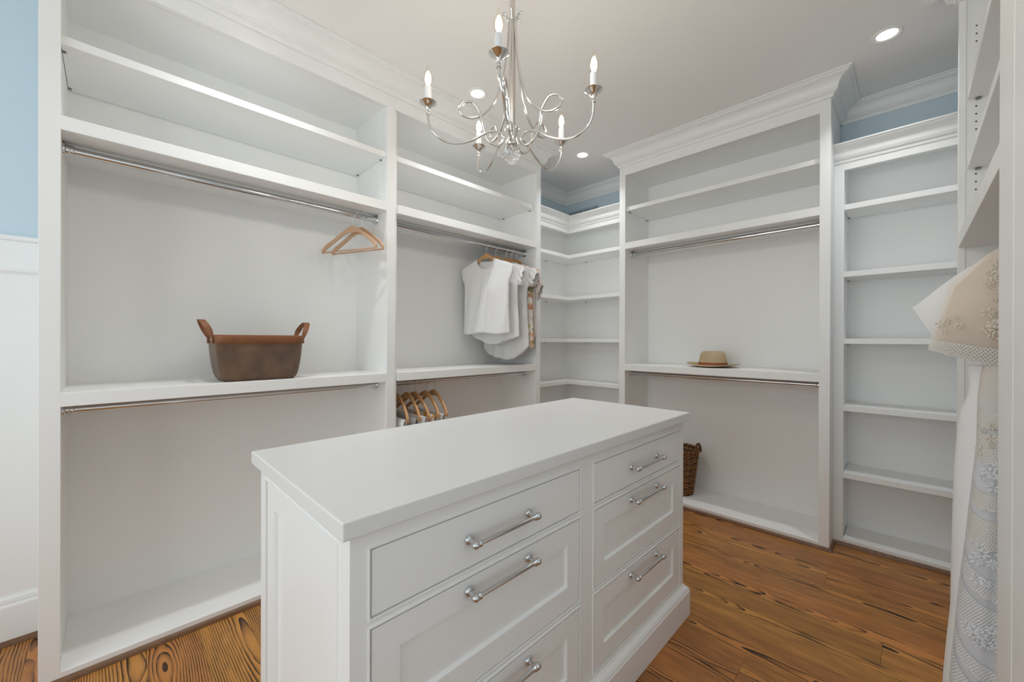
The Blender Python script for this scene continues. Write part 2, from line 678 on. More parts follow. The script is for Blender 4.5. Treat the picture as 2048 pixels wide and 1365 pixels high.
# ------------------------------------------------------------------ room shell
floor = struct(MB().box(XW - 0.1, XE + 0.1, YS - 0.1, YN + 0.1, -0.10, -0.0125).build('floor', OAKTRIM))
PW = 0.165
rng = random.Random(11)
y = 2.74 + PW * 5
y_rows = []
while y > YS - PW:
    y_rows.append(y)
    y -= PW
for ri, y0 in enumerate(y_rows):
    a, b = max(y0, YS), min(y0 + PW, YN)
    if b - a < 0.01:
        continue
    if abs(y0 - 2.74) < 0.01:
        joints = [XW, -0.93, XE]
    elif abs(y0 - (2.74 - PW)) < 0.01:
        joints = [XW, -1.95, -0.31, XE]
    elif abs(y0 - (2.74 - 2 * PW)) < 0.01 or abs(y0 - (2.74 - 3 * PW)) < 0.01:
        joints = [XW, -1.45 - 0.3 * ri % 0.4, XE]
    else:
        j = XW + rng.uniform(0.5, 1.7)
        joints = [XW, j]
        if XE - j > 1.6:
            joints.append(j + rng.uniform(0.8, 1.4))
        joints.append(XE)
    for xa, xb in zip(joints, joints[1:]):
        g = 0.0004
        c = ((xa + xb) / 2, (a + b) / 2, 0)
        mb = MB().box(xa + g, xb - g, a + g, b - g, -0.012, 0.0)
        o = mb.build('plank', OAK, origin=c)
        o.parent = floor

struct(MB().box(XW - 0.1, XE + 0.1, YS - 0.1, YN + 0.1, ZC, ZC + 0.1).build('ceiling', CEIL))
wall_left = struct(MB().box(XW - 0.1, XW, YS, YN, 0, ZC).build('wall_left', BLUE))
wall_back = struct(MB().box(XW - 0.1, XE + 0.1, YN, YN + 0.1, 0, ZC).build('wall_back', BLUE))
wr_ = MB().box(XE, XE + 0.1, YS, FILL_WIN[0], 0, ZC).box(XE, XE + 0.1, FILL_WIN[1], YN, 0, ZC)
wr_.box(XE, XE + 0.1, FILL_WIN[0], FILL_WIN[1], 0, FILL_WIN[2]).box(XE, XE + 0.1, FILL_WIN[0], FILL_WIN[1], FILL_WIN[3], ZC)
wall_right = struct(wr_.build('wall_right', BLUE))
fr = MB()
fr.box(XW - 0.1, WIN[0], YS - 0.1, YS, 0, ZC).box(WIN[1], XE + 0.1, YS - 0.1, YS, 0, ZC)
fr.box(WIN[0], WIN[1], YS - 0.1, YS, 0, WIN[2]).box(WIN[0], WIN[1], YS - 0.1, YS, WIN[3], ZC)
struct(fr.build('wall_front', BLUE))
win = MB()
t = 0.06
win.box(WIN[0], WIN[0] + t, YS - 0.08, YS + 0.015, WIN[2], WIN[3]).box(WIN[1] - t, WIN[1], YS - 0.08, YS + 0.015, WIN[2], WIN[3])
win.box(WIN[0], WIN[1], YS - 0.08, YS + 0.015, WIN[3] - t, WIN[3]).box(WIN[0], WIN[1], YS - 0.08, YS + 0.03, WIN[2], WIN[2] + t)
window = struct(win.build('window_1', WHITE))
xm = (WIN[0] + WIN[1]) / 2
for k in (1, 2):
    xx = WIN[0] + (WIN[1] - WIN[0]) * k / 3
    MB().box(xx - 0.02, xx + 0.02, YS - 0.07, YS, WIN[2] + t, WIN[3] - t).build('mullion', WHITE, window)
for k in range(3):
    xa = WIN[0] + (WIN[1] - WIN[0]) * k / 3
    xb = WIN[0] + (WIN[1] - WIN[0]) * (k + 1) / 3
    MB().box(xa + 0.02, xb - 0.02, YS - 0.05, YS - 0.046, WIN[2] + t, WIN[3] - t).build('pane', PANE, window)

win = MB()  # unseen side window, put in only to carry the fill light
win.box(XE - 0.015, XE + 0.08, FILL_WIN[0], FILL_WIN[0] + t, FILL_WIN[2], FILL_WIN[3]).box(XE - 0.015, XE + 0.08, FILL_WIN[1] - t, FILL_WIN[1], FILL_WIN[2], FILL_WIN[3])
win.box(XE - 0.015, XE + 0.08, FILL_WIN[0] + t, FILL_WIN[1] - t, FILL_WIN[3] - t, FILL_WIN[3]).box(XE - 0.03, XE + 0.08, FILL_WIN[0] + t, FILL_WIN[1] - t, FILL_WIN[2], FILL_WIN[2] + t)
added_window = struct(win.build('fill_window', WHITE))
ym = (FILL_WIN[0] + FILL_WIN[1]) / 2
MB().box(XE, XE + 0.07, ym - 0.02, ym + 0.02, FILL_WIN[2] + t, FILL_WIN[3] - t).build('mullion', WHITE, added_window)
for ya_, yb_ in ((FILL_WIN[0] + t, ym - 0.02), (ym + 0.02, FILL_WIN[1] - t)):
    MB().box(XE + 0.046, XE + 0.05, ya_, yb_, FILL_WIN[2] + t, FILL_WIN[3] - t).build('pane', PANE, added_window)

# wainscot on the stretch of left wall in front of the closets
wain = struct(MB().box(XW, XW + 0.012, YS, -0.1785, 0.0, 1.524).build('trim_1', WHITE))
MB().box(XW, XW + 0.024, YS, -0.1785, 1.524, 1.640).build('frieze_board', WHITE, wain, bevel=0.002)
MB().sweep([(XW, YS), (XW, -0.1785)], [(0, 1.640), (0.030, 1.640), (0.034, 1.646), (0.034, 1.655), (0.030, 1.660), (0, 1.660)]).build('cap_rail', WHITE, wain)
MB().sweep([(XW, YS), (XW, -0.1785)], [(0.0, 1.524), (0.030, 1.524), (0.028, 1.516), (0.018, 1.508), (0.0, 1.508)]).build('bead', WHITE, wain)
BASEP = [(0, 0.0), (0.028, 0.0), (0.028, 0.150), (0.026, 0.158), (0.020, 0.160), (0.022, 0.170), (0.020, 0.182), (0.014, 0.190), (0.012, 0.198), (0, 0.198)]
struct(MB().sweep([(XW, YS), (XW, -0.1785)], BASEP).build('baseboard_left', WHITE))


def shoe(name, path, side=1):
    r = 0.018
    prof = [(0, 0), (r * 0.8, 0)] + [(r * 0.8 * math.cos(a), r * 1.1 * math.sin(a)) for a in (0.4, 0.8, 1.2, PI / 2)]
    return struct(MB().sweep(path, prof, side).build(name, OAKTRIM, smooth=True, auto=40))
shoe('trim_2', [(XW + 0.028, YS), (XW + 0.028, -0.1785)])

# crown on the two walls in the recessed corner and above the right shelves
def crown_profile(ztop, proj=0.103, h=0.112):
    P = [(0, -1), (0.10, -1), (0.10, -0.94), (0.14, -0.86), (0.22, -0.80), (0.27, -0.79), (0.27, -0.745), (0.31, -0.73), (0.31, -0.685), (0.34, -0.675)]
    for k in range(1, 9):
        a = PI / 2 * k / 8
        P.append((0.34 + 0.46 * (1 - math.cos(a)), -0.675 + 0.47 * math.sin(a)))
    P += [(0.80, -0.17), (0.86, -0.165), (0.86, -0.10), (0.97, -0.085), (1.0, -0.07), (1.0, 0), (0, 0)]
    return [(o * proj, ztop + z * h) for o, z in P]
struct(MB().sweep([(XW, 2.45), (XW, YN), (-1.60, YN)], crown_profile(ZC - 0.001, 0.070, 0.112)).build('trim_3', WHITE))
struct(MB().sweep([(-0.45, YN), (XE, YN)], crown_profile(ZC - 0.001, 0.070, 0.112)).build('trim_4', WHITE))

# ------------------------------------------------------------------ built-in closets
FRONT_X = -2.163
STILE = 0.0525
TH = 0.018
MID1, MID0, LOW1, LOW0, BOT1, TOPR = 2.045, 1.994, 1.0452, 0.9948, 0.039, 2.602
ADJ1, ADJ0 = 2.3435, 2.312


class Frame:
    """maps unit coordinates (a along the front, d depth behind the front) to the world"""
    def __init__(s, kind, front):
        s.k, s.f = kind, front

    def box(s, mb, a0, a1, d0, d1, z0, z1):
        if s.k == 'L':      # faces +x, a is world y
            return mb.box(s.f - d1, s.f - d0, a0, a1, z0, z1)
        if s.k == 'R':      # faces -x, a is world y
            return mb.box(s.f + d0, s.f + d1, a0, a1, z0, z1)
        return mb.box(a0, a1, s.f + d0, s.f + d1, z0, z1)   # 'B' faces -y

    def p(s, a, d, z):
        if s.k == 'L':
            return (s.f - d, a, z)
        if s.k == 'R':
            return (s.f + d, a, z)
        return (a, s.f + d, z)


def peg_holes(fr_, parent, a, sgn, ds, zs, material, r=0.0035):
    """round holes bored in a side panel whose face is at a and looks towards sgn"""
    mb = MB()
    for d in ds:
        for z in zs:
            c = Vector(fr_.p(a + sgn * 0.0006, d, z))
            u = Vector(fr_.p(0, 1, 0)) - Vector(fr_.p(0, 0, 0))
            n0 = len(mb.v)
            for k in range(8):
                q = c + u * (r * math.cos(k * PI / 4)) + Vector((0, 0, r * math.sin(k * PI / 4)))
                mb.v.append(tuple(q))
            mb.f.append(tuple(range(n0, n0 + 8)))
    o = mb.build('peg_holes', material, parent)
    o['kind'] = 'stuff'
    return o


def rod(fr_, parent, a0, a1, d, z, r=0.0155):
    p0, p1 = fr_.p(a0 + 0.004, d, z), fr_.p(a1 - 0.004, d, z)
    ro = MB().tube([p0, p1], r, 16).build('closet_rod', CHROME, parent, smooth=True, auto=60)
    ax = 'y' if fr_.k in 'LR' else 'x'
    for a, s in ((a0, 1), (a1, -1)):
        prof = [(0.0285, 0), (0.0285, s * 0.004), (0.026, s * 0.007), (0.0205, s * 0.009), (0.0195, s * 0.020), (0.0205, s * 0.024), (0.0185, s * 0.030), (r, s * 0.031)]
        MB().lathe(prof, fr_.p(a, d, z), ax, 20).build('flange', CHROME, ro, smooth=True, auto=50)
    return ro


def shelf_pins(fr_, parent, a0, a1, ds, z):
    for a, s in ((a0, 1), (a1, -1)):
        for d in ds:
            mb = MB()
            fr_.box(mb, min(a, a + s * 0.012), max(a, a + s * 0.012), d - 0.004, d + 0.004, z - 0.006, z)
            mb.build('shelf_pin', PIN, parent)


def closet(name, label, fr_, a0, a1, left_stile, right_stile, depth=0.422, rods=True, crown=None, fixed=None, adj=None, toprail=TOPR, rod_d=0.137, end_panel_=True):
    """a0..a1 are the outer limits; an open side without stile shares its neighbour's"""
    mid = fr_.p((a0 + a1) / 2, depth / 2, 0)
    t = thing(name, label, 'cabinet', mid)
    o0 = a0 + (STILE if left_stile else 0.0)
    o1 = a1 - (STILE if right_stile else 0.0)
    FT = 0.02
    for flag, s0, s1 in ((left_stile, a0, o0), (right_stile, o1, a1)):
        if flag:
            mb = MB()
            fr_.box(mb, s0, s1, 0, FT, 0.0, ZC)
            mb.build('stile', WHITE, t, bevel=0.0012)
    i0, i1 = o0 - (0.003 if left_stile else -0.020), o1 + (0.003 if right_stile else -0.020)
    for s0, s1 in ((i0 - TH, i0), (i1, i1 + TH)):
        mb = MB()
        fr_.box(mb, s0, s1, FT, depth + 0.012, 0.0, ZC)
        mb.build('side_panel', WHITE, t)
    mb = MB()
    fr_.box(mb, i0, i1, depth, depth + 0.012, 0.0, ZC)
    mb.build('back_panel', WHITE, t)
    mb = MB()
    fr_.box(mb, o0, o1, 0.0, FT, toprail, ZC)
    mb.build('top_rail', WHITE, t)
    mb = MB()
    fr_.box(mb, i0, i1, FT, depth, toprail + 0.012, toprail + 0.03)
    mb.build('top_panel', WHITE, t)
    mb = MB()
    fr_.box(mb, i0, i1, 0.0003, depth, 0.0, BOT1)
    mb.build('bottom_shelf', WHITE, t, bevel=0.0012)
    for z1, z0 in (fixed or ((MID1, MID0), (LOW1, LOW0))):
        mb = MB()
        fr_.box(mb, i0, i1, 0.0003, depth, z0, z1)
        mb.build('fixed_shelf', WHITE, t, bevel=0.0015)
    for z1, z0 in (adj if adj is not None else ((ADJ1, ADJ0),)):
        mb = MB()
        fr_.box(mb, i0 + 0.0015, i1 - 0.0015, 0.022, depth - 0.006, z0, z1)
        mb.build('shelf', WHITE, t, bevel=0.0012)
        shelf_pins(fr_, t, i0, i1, (0.075, depth - 0.035), z0)
    if end_panel_:
        mb = MB()
        fr_.box(mb, i1 + TH, a1, FT, depth + 0.012, 0.0, ZC)
        mb.build('end_panel', WHITE, t)
        if left_stile:
            mb = MB()
            fr_.box(mb, a0, i0 - TH, FT, depth + 0.012, 0.0, ZC)
            mb.build('end_panel', WHITE, t)
    if rods:
        for z in (1.966, 0.9665):
            rod(fr_, t, i0, i1, rod_d, z)
    if crown:
        MB().sweep(crown, crown_profile(ZC - 0.001)).build('crown_molding', WHITE, t)
    return t, i0, i1


FL = Frame('L', FRONT_X)
zs_up = [2.115 + 0.032 * k for k in range(15) if not (ADJ0 - 0.01 < 2.115 + 0.032 * k < ADJ1 + 0.01)]
Y0, Y1, Y2 = -0.178, 1.190, 2.503
# travel direction chosen so the profile grows to the right of travel
c1, i0, i1 = closet('closet_cabinet', 'white built-in closet bay holding the brown leather-handled basket', FL, Y0, Y1, True, True,
                    crown=[(XW, Y0), (FRONT_X, Y0), (FRONT_X, Y1)][::1])
peg_holes(FL, c1, i1, -1, (0.045, 0.385), zs_up, PLUG)
c2, i0, i1 = closet('closet_cabinet', 'white built-in closet bay with the shirts hanging from its upper rod', FL, Y1, Y2, False, True,
                    crown=[(FRONT_X, Y1), (FRONT_X, Y2), (XW + 0.06, Y2)])
peg_holes(FL, c2, i1, -1, (0.045, 0.385), zs_up, PLUG)

FB = Frame('B', 2.9905)
X0, X1 = -1.7205, -0.3367
c3, i0, i1 = closet('closet_cabinet', 'white built-in closet bay on the far wall with the straw hat', FB, X0, X1, True, True,
                    crown=[(X0, YN), (X0, 2.9905), (X1, 2.9905), (X1, YN)][::1], depth=0.418, rod_d=0.128)

# shoe moulding along the closet fronts
shoe('trim_5', [(FRONT_X, Y0), (FRONT_X, Y2)])
shoe('trim_6', [(X0, 2.9905), (X1, 2.9905), (X1, 3.148), (XE, 3.148)])

# --- corner shelves
KX, KY = -2.360, 3.150
kc = thing('corner_shelf_unit', 'white L-shaped corner shelves under a small crown beside the shirts', 'shelf', (-2.45, 3.28, 0))
BX, BY = -2.588, 3.407
BXo, BYo = BX - 0.015, BY + 0.015
MB().box(BXo, BX, Y2, BYo, 0.0, 2.36).build('back_panel', WHITE, kc)
MB().box(BX, X0, BY, BYo, 0.0, 2.36).build('back_panel', WHITE, kc)


def lshape(x_out, y_out, z0, z1, name, bev=0.001):
    mb = MB()
    pts = [(BX, Y2), (x_out, Y2), (x_out, y_out), (X0, y_out), (X0, BY), (BX, BY)]
    n = len(pts)
    mb.v += [(p[0], p[1], z0) for p in pts] + [(p[0], p[1], z1) for p in pts]
    mb.f.append(tuple(reversed(range(n))))
    mb.f.append(tuple(range(n, 2 * n)))
    for i in range(n):
        j = (i + 1) % n
        mb.f.append((i, j, j + n, i + n))
    return mb.build(name, WHITE, kc, bevel=bev)
SH = [2.071, 1.6635, 1.2565, 0.849, 0.4405]
for z in SH:
    lshape(KX - 0.004, KY + 0.004, z - 0.0325, z, 'shelf')
lshape(KX, KY, 0.0, BOT1, 'bottom_shelf')
mb = MB()
mb.box(KX - 0.02, KX, Y2, KY + 0.02, 2.281, 2.40)
mb.build('top_rail', WHITE, kc)
MB().box(KX, X0, KY, KY + 0.02, 2.281, 2.40).build('top_rail', WHITE, kc)
lshape(KX, KY, 2.345, 2.36, 'top_panel', 0)
small_crown = crown_profile(2.430, 0.060, 0.105)
MB().sweep([(KX, Y2), (KX, KY), (X0, KY)], small_crown).build('crown_molding', WHITE, kc)
for (ax, pos) in (('y', 2.50 + 0.62), ('x', -2.36 + 0.09)):
    mb = MB()
    z = 0.5
    while z < 2.25:
        if not any(s - 0.04 < z < s + 0.01 for s in SH):
            n0 = len(mb.v)
            for k in range(8):
                c_, s_ = 0.0035 * math.cos(k * PI / 4), 0.0035 * math.sin(k * PI / 4)
                mb.v.append((BX + 0.0006, 3.07 + c_, z + s_) if ax == 'y' else (-2.335 + c_, BY - 0.0006, z + s_))
            mb.f.append(tuple(range(n0, n0 + 8)))
        z += 0.032
    o = mb.build('peg_holes', PLUG, kc)
    o['kind'] = 'stuff'
for z in SH:
    MB().box(BX, BX + 0.012, 3.066, 3.074, z - 0.039, z - 0.0325).build('shelf_pin', PIN, kc)
    MB().box(-2.339, -2.331, BY - 0.012, BY, z - 0.039, z - 0.0325).build('shelf_pin', PIN, kc)
shoe('trim_7', [(KX, Y2), (KX, KY), (X0, KY)])

# --- right recessed shelves
FR2 = Frame('B', 3.148)
rc = thing('shelf_unit', 'tall narrow white bookshelf recessed beside the straw hat closet', 'shelf', (0.1, 3.29, 0))
rx0, rx1 = X1, XE
MB().box(rx0, -0.2892, 3.148, 3.168, 0.0, 2.40).build('stile', WHITE, rc, bevel=0.0012)
MB().box(rx0 + 0.03, -0.2922, 3.168, BYo, 0.0, 2.36).build('side_panel', WHITE, rc)
MB().box(-0.2922, rx1, BY, BYo, 0.0, 2.36).build('back_panel', WHITE, rc)
MB().box(-0.2892, rx1, 3.148, 3.168, 2.281, 2.40).build('top_rail', WHITE, rc)
MB().box(-0.2922, rx1, 3.168, BY, 2.345, 2.36).build('top_panel', WHITE, rc)
MB().box(-0.2892, rx1, 3.148, BY, 0.0, BOT1).build('bottom_shelf', WHITE, rc, bevel=0.0012)
MB().sweep([(rx0, 3.148), (rx1, 3.148)], small_crown).build('crown_molding', WHITE, rc)
for z in SH:
    MB().box(-0.2907, rx1 - 0.002, 3.152, BY - 0.003, z - 0.0325, z).build('shelf', WHITE, rc, bevel=0.001)
    MB().box(-0.2922, -0.280, 3.36, 3.368, z - 0.0385, z - 0.0325).build('shelf_pin', PIN, rc)

# --- tall wardrobe on the right-hand wall (lace dress hangs in it)
FRR = Frame('R', 0.1375)
wd = thing('wardrobe_cabinet', 'tall white wardrobe on the right with slanting shelves and the lace dress', 'cabinet', (0.40, 1.9, 0))
WY1, WY0, WD = 2.530, 1.337, 0.551
ow1, ow0 = WY1 - 0.0525, WY0 + 0.0525
for a, b in ((ow1, WY1), (WY0, ow0)):
    mb = MB()
    FRR.box(mb, a, b, 0, 0.02, 0, ZC)
    mb.build('stile', WHITE, wd, bevel=0.0012)
for a, b in ((ow1 + 0.004, WY1 - 0.005), (WY0 + 0.005, ow0 - 0.004)):
    mb = MB()
    FRR.box(mb, a, b, 0.02, WD, 0, ZC)
    mb.build('side_panel', WHITE, wd)
mb = MB()
FRR.box(mb, WY0, WY1, WD, WD + 0.015, 0, ZC)
mb.build('back_panel', WHITE, wd)
mb = MB()
FRR.box(mb, ow0, ow1, 0, 0.02, 2.643, ZC)
mb.build('top_rail', WHITE, wd)
mb = MB()
FRR.box(mb, ow0, ow1, 0.02, WD, 2.655, 2.675)
mb.build('top_panel', WHITE, wd)
mb = MB()
FRR.box(mb, ow0, ow1, 0.0003, WD, 1.628, 1.684)
mb.build('fixed_shelf', WHITE, wd, bevel=0.0015)
mb = MB()
FRR.box(mb, ow0, ow1, 0.0, WD, 0, BOT1)
mb.build('bottom_shelf', WHITE, wd)
for z0 in (2.229, 1.945):
    mb = MB()
    FRR.box(mb, ow0 - 0.002, ow1 + 0.002, 0.024, WD - 0.003, z0, z0 + 0.032)
    mb.build('shelf', WHITE, wd, bevel=0.0012)
    for a in (ow1 - 0.008, ow0 - 0.004):
        mb = MB()
        FRR.box(mb, a, a + 0.012, 0.045, 0.06, z0 - 0.007, z0)
        mb.build('shelf_pin', PIN, wd)
peg_holes(FRR, wd, ow1 + 0.004, -1, (0.0475,), [2.524, 2.492, 2.461] + [2.198 - 0.0314 * k for k in range(4)] + [1.922 - 0.0314 * k for k in range(4)], HOLE, 0.0032)
MB().sweep([(0.1375 + WD, WY1), (0.1375, WY1), (0.1375, WY0)][::-1], crown_profile(ZC - 0.001), side=-1).build('crown_molding', WHITE, wd)
rod(FRR, wd, ow0, ow1, 0.2075, 1.575)
shoe('trim_8', [(0.1375 + WD, WY1), (0.1375, WY1), (0.1375, WY0)], side=-1)
# pilaster boards closing the wardrobe towards the camera
pl = thing('pilaster', 'flat white pilaster with a vertical groove at the right edge', 'pilaster', (0.2, 1.2, 0))
MB().box(0.1335, 0.62, 1.177, 1.331, 0, ZC).build('board', WHITE, pl, bevel=0.004)
MB().box(0.1335, 0.62, 1.01, 1.172, 0, ZC).build('board', WHITE, pl, bevel=0.004)
MB().box(0.141, 0.60, 1.02, 1.32, 0, ZC).build('core', WHITE, pl)

# ------------------------------------------------------------------ island
IX0, IX1, IY0, IY1, IZ1, IZ0 = -1.3456, -0.7036, 0.2872, 1.8426, 0.9178, 0.8826
top = MB().box(IX0, IX1, IY0, IY1, IZ0, IZ1).build('countertop', TOPW, bevel=0.003, origin=((IX0 + IX1) / 2, (IY0 + IY1) / 2, IZ0))
tag(top, 'smooth white slab countertop covering the central drawer island', 'countertop')
bx0, bx1, by0, by1 = -1.3400, -0.7275, 0.3105, 1.8300
isl = thing('closet_island', 'white central island with six drawers and long nickel pulls', 'island', ((bx0 + bx1) / 2, (by0 + by1) / 2, 0))
# carcass built as an open frame so drawers and end panels sit inside it
colA, colB = (0.3495, 1.0315), (1.1080, 1.7870)
rows = [(0.7075, 0.8415), (0.4305, 0.6885), (0.1545, 0.4110)]
ff = MB()
FX0 = bx1 - 0.02
ff.box(FX0, bx1, by0, colA[0], 0, IZ0).box(FX0, bx1, colA[1], colB[0], 0, IZ0).box(FX0, bx1, colB[1], by1, 0, IZ0)
for c in (colA, colB):
    ff.box(FX0, bx1, c[0], c[1], rows[0][1], IZ0)
    ff.box(FX0, bx1, c[0], c[1], rows[1][1], rows[0][0])
    ff.box(FX0, bx1, c[0], c[1], rows[2][1], rows[1][0])
    ff.box(FX0, bx1, c[0], c[1], 0, rows[2][0])
ff.build('face_frame', WHITE, isl)
MB().box(bx0, FX0 - 0.02, by0 + 0.022, by1 - 0.022, 0, IZ0).build('carcass', WHITE, isl)
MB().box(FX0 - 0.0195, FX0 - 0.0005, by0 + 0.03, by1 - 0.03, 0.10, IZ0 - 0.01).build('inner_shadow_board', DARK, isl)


def recessed_panel(mb, y0, y1, z0, z1, x_face, x_back, stile, rt_, rb_, rec=0.008, ch=0.006):
    """shaker front facing +x"""
    a0, a1, b0, b1 = y0 + stile, y1 - stile, z0 + rb_, z1 - rt_
    O = [(x_face, y0, z0), (x_face, y1, z0), (x_face, y1, z1), (x_face, y0, z1)]
    I = [(x_face, a0, b0), (x_face, a1, b0), (x_face, a1, b1), (x_face, a0, b1)]
    R = [(x_face - rec, a0 + ch, b0 + ch), (x_face - rec, a1 - ch, b0 + ch), (x_face - rec, a1 - ch, b1 - ch), (x_face - rec, a0 + ch, b1 - ch)]
    B = [(x_back, y0, z0), (x_back, y1, z0), (x_back, y1, z1), (x_back, y0, z1)]
    n = len(mb.v)
    mb.v += O + I + R + B
    for k in range(4):
        j = (k + 1) % 4
        mb.f.append((n + k, n + j, n + 4 + j, n + 4 + k))
        mb.f.append((n + 4 + k, n + 4 + j, n + 8 + j, n + 8 + k))
        mb.f.append((n + k, n + 12 + k, n + 12 + j, n + j))
    mb.f.append((n + 8, n + 9, n + 10, n + 11))
    mb.f.append((n + 15, n + 14, n + 13, n + 12))


def pull(parent, x, ya, yb, z):
    mb = MB()
    out = 0.030
    for yy, sg in ((ya, -1), (yb, 1)):
        mb.lathe([(0.0125, 0), (0.0125, 0.003), (0.0105, 0.006), (0.006, 0.008), (0.0048, 0.013), (0.0048, 0.022), (0.006, out)], (x, yy, z), 'x', 16)
        # end ball and collars on the bar
        c = (x + out, yy, z)
        prof = [(0.0005, -0.0145), (0.006, -0.013), (0.0092, -0.0085), (0.0098, -0.003), (0.0085, 0.0015), (0.0072, 0.003), (0.0092, 0.005), (0.0092, 0.009), (0.0066, 0.011), (0.0066, 0.014), (0.0056, 0.015)]
        mb.lathe([(r, sg * -h) for r, h in prof], c, 'y', 16)
    mb.tube([(x + out, ya + 0.012, z), (x + out, yb - 0.012, z)], 0.0056, 14)
    return mb.build('handle', CHROME, parent, smooth=True, auto=40)


hz = [0.775, 0.655, 0.3775]
for ci, c in enumerate((colA, colB)):
    hy = ((0.590, 0.795), (1.354, 1.561))[ci]
    for ri, (z0, z1) in enumerate(rows):
        # bead around the opening
        bd = MB()
        w_ = 0.0045
        for (a, b, e, f_) in ((c[0] - w_, c[1] + w_, z1, z1 + w_), (c[0] - w_, c[1] + w_, z0 - w_, z0), (c[0] - w_, c[0], z0, z1), (c[1], c[1] + w_, z0, z1)):
            bd.box(bx1 - 0.001, bx1 + 0.0028, a, b, e, f_)
        bd.build('bead_molding', WHITE, isl, bevel=0.0012)
        g = 0.0034
        mb = MB()
        xf = bx1 + 0.0005
        if ri == 0:
            mb.box(xf - 0.019, xf, c[0] + g, c[1] - g, z0 + g, z1 - g)
            d = mb.build('drawer', WHITE, isl, bevel=0.0012)
        else:
            recessed_panel(mb, c[0] + g, c[1] - g, z0 + g, z1 - g, xf, xf - 0.019, 0.060, 0.061, 0.064)
            d = mb.build('drawer', WHITE, isl)
        pull(d, xf, hy[0], hy[1], hz[ri])


def end_panel(ysurf, sgn):
    """framed end: corner posts, then an inset shaker panel"""
    ya, yb = sorted((ysurf, ysurf - sgn * 0.0215))
    po = MB()
    po.box(bx0, -1.286, ya, yb, 0, IZ0).box(-0.7845, bx1 - 0.0201, ya, yb, 0, IZ0)
    po.box(-1.286, -0.7845, ya, yb, 0.8445, IZ0).box(-1.286, -0.7845, ya, yb, 0, 0.12)
    po.build('corner_posts', WHITE, isl, bevel=0.002)
    mb = MB()
    f = ysurf - sgn * 0.0035
    x0, x1, z0, z1 = -1.2835, -0.787, 0.122, 0.842
    st, rec, ch = 0.0725, 0.010, 0.003
    def ring(i, yv):
        return [(x0 + i, yv, z0 + i), (x1 - i, yv, z0 + i), (x1 - i, yv, z1 - i), (x0 + i, yv, z1 - i)]
    n = 0
    mb.v += ring(0, f) + ring(st * 0.9, f) + ring(st * 0.9 + ch, f - sgn * rec) + ring(0, ysurf - sgn * 0.02)
    for k in range(4):
        j = (k + 1) % 4
        mb.f += [(k, j, 4 + j, 4 + k), (4 + k, 4 + j, 8 + j, 8 + k), (k, 12 + k, 12 + j, j)]
    mb.f += [(8, 9, 10, 11), (15, 14, 13, 12)]
    mb.build('end_panel', WHITE, isl)
    bead = MB()
    for off, wdt in ((0.0, 0.004),):
        for (a, b, e, h) in ((-1.290, -0.7805, 0.8445, 0.8485), (-1.290, -1.286, 0.12, 0.8445), (-0.7845, -0.7805, 0.12, 0.8445)):
            y0_, y1_ = sorted((ysurf + sgn * 0.0025, ysurf - sgn * 0.001))
            bead.box(a, b, y0_, y1_, e, h)
    bead.build('bead_molding', WHITE, isl, bevel=0.001)
end_panel(by0, -1)
end_panel(by1, 1)
bprof = [(0, 0), (0.0225, 0), (0.0235, 0.002), (0.0235, 0.110), (0.021, 0.1125), (0.0205, 0.117), (0.019, 0.121), (0.014, 0.128), (0.007, 0.133), (0.004, 0.136), (0.003, 0.139), (0, 0.139)]
bp_ = [(bx0, by0), (bx1, by0), (bx1, by1), (bx0, by1)]
MB().sweep(bp_, bprof, side=1, closed=True).build('base_molding', WHITE, isl)

# ------------------------------------------------------------------ chandelier
CC = (-1.039, 1.040)
ch = thing('chandelier', 'polished nickel five-arm chandelier with looped arms and candle bulbs', 'chandelier', (CC[0], CC[1], 1.885))
MB().lathe([(0.012, 2.01), (0.012, 2.30), (0.0105, 2.42), (0.0105, 2.72), (0.0, 2.72)], (CC[0], CC[1], 0), seg=20).build('stem', SATIN, ch, smooth=True, auto=50)
MB().lathe([(0.0, 2.785), (0.062, 2.784), (0.062, 2.775), (0.05, 2.758), (0.02, 2.742), (0.012, 2.72), (0.0, 2.718)], (CC[0], CC[1], 0), seg=28).build('canopy', NICKEL, ch, smooth=True, auto=50)
MB().lathe([(0.0, 2.020), (0.0245, 2.018), (0.0265, 2.012), (0.024, 2.004), (0.019, 1.992), (0.0175, 1.975), (0.020, 1.968), (0.0215, 1.960), (0.018, 1.953), (0.010, 1.949), (0.009, 1.945), (0.0, 1.945)],
           (CC[0], CC[1], 0), seg=28).build('hub', NICKEL, ch, smooth=True, auto=60)
MB().lathe([(0.0, 1.949), (0.008, 1.9478)] + [(0.0305 * math.sin(a), 1.9175 + 0.0305 * math.cos(a)) for a in [PI * k / 16 for k in range(2, 16)]] + [(0.0, 1.887)],
           (CC[0], CC[1], 0), seg=28).build('crystal_ball', CRYSTAL, ch, smooth=True)
ARM = [(0.0130, 2.418), (0.013, 2.3975), (0.0163, 2.3434), (0.0213, 2.289), (0.0295, 2.2385), (0.0402, 2.1875), (0.0666, 2.1089), (0.1077, 2.0606), (0.1477, 2.0436),
       (0.1818, 2.0511), (0.1913, 2.076), (0.1719, 2.0971), (0.1426, 2.0958), (0.1178, 2.0627), (0.1103, 2.0272), (0.1029, 1.9915), (0.0826, 1.9585), (0.0515, 1.9486),
       (0.033, 1.9693), (0.0409, 1.9915), (0.067, 1.9974), (0.0978, 1.988), (0.143, 1.9591), (0.1918, 1.9414), (0.239, 1.9422), (0.2802, 1.9684), (0.2985, 2.0027), (0.3020, 2.0400)]
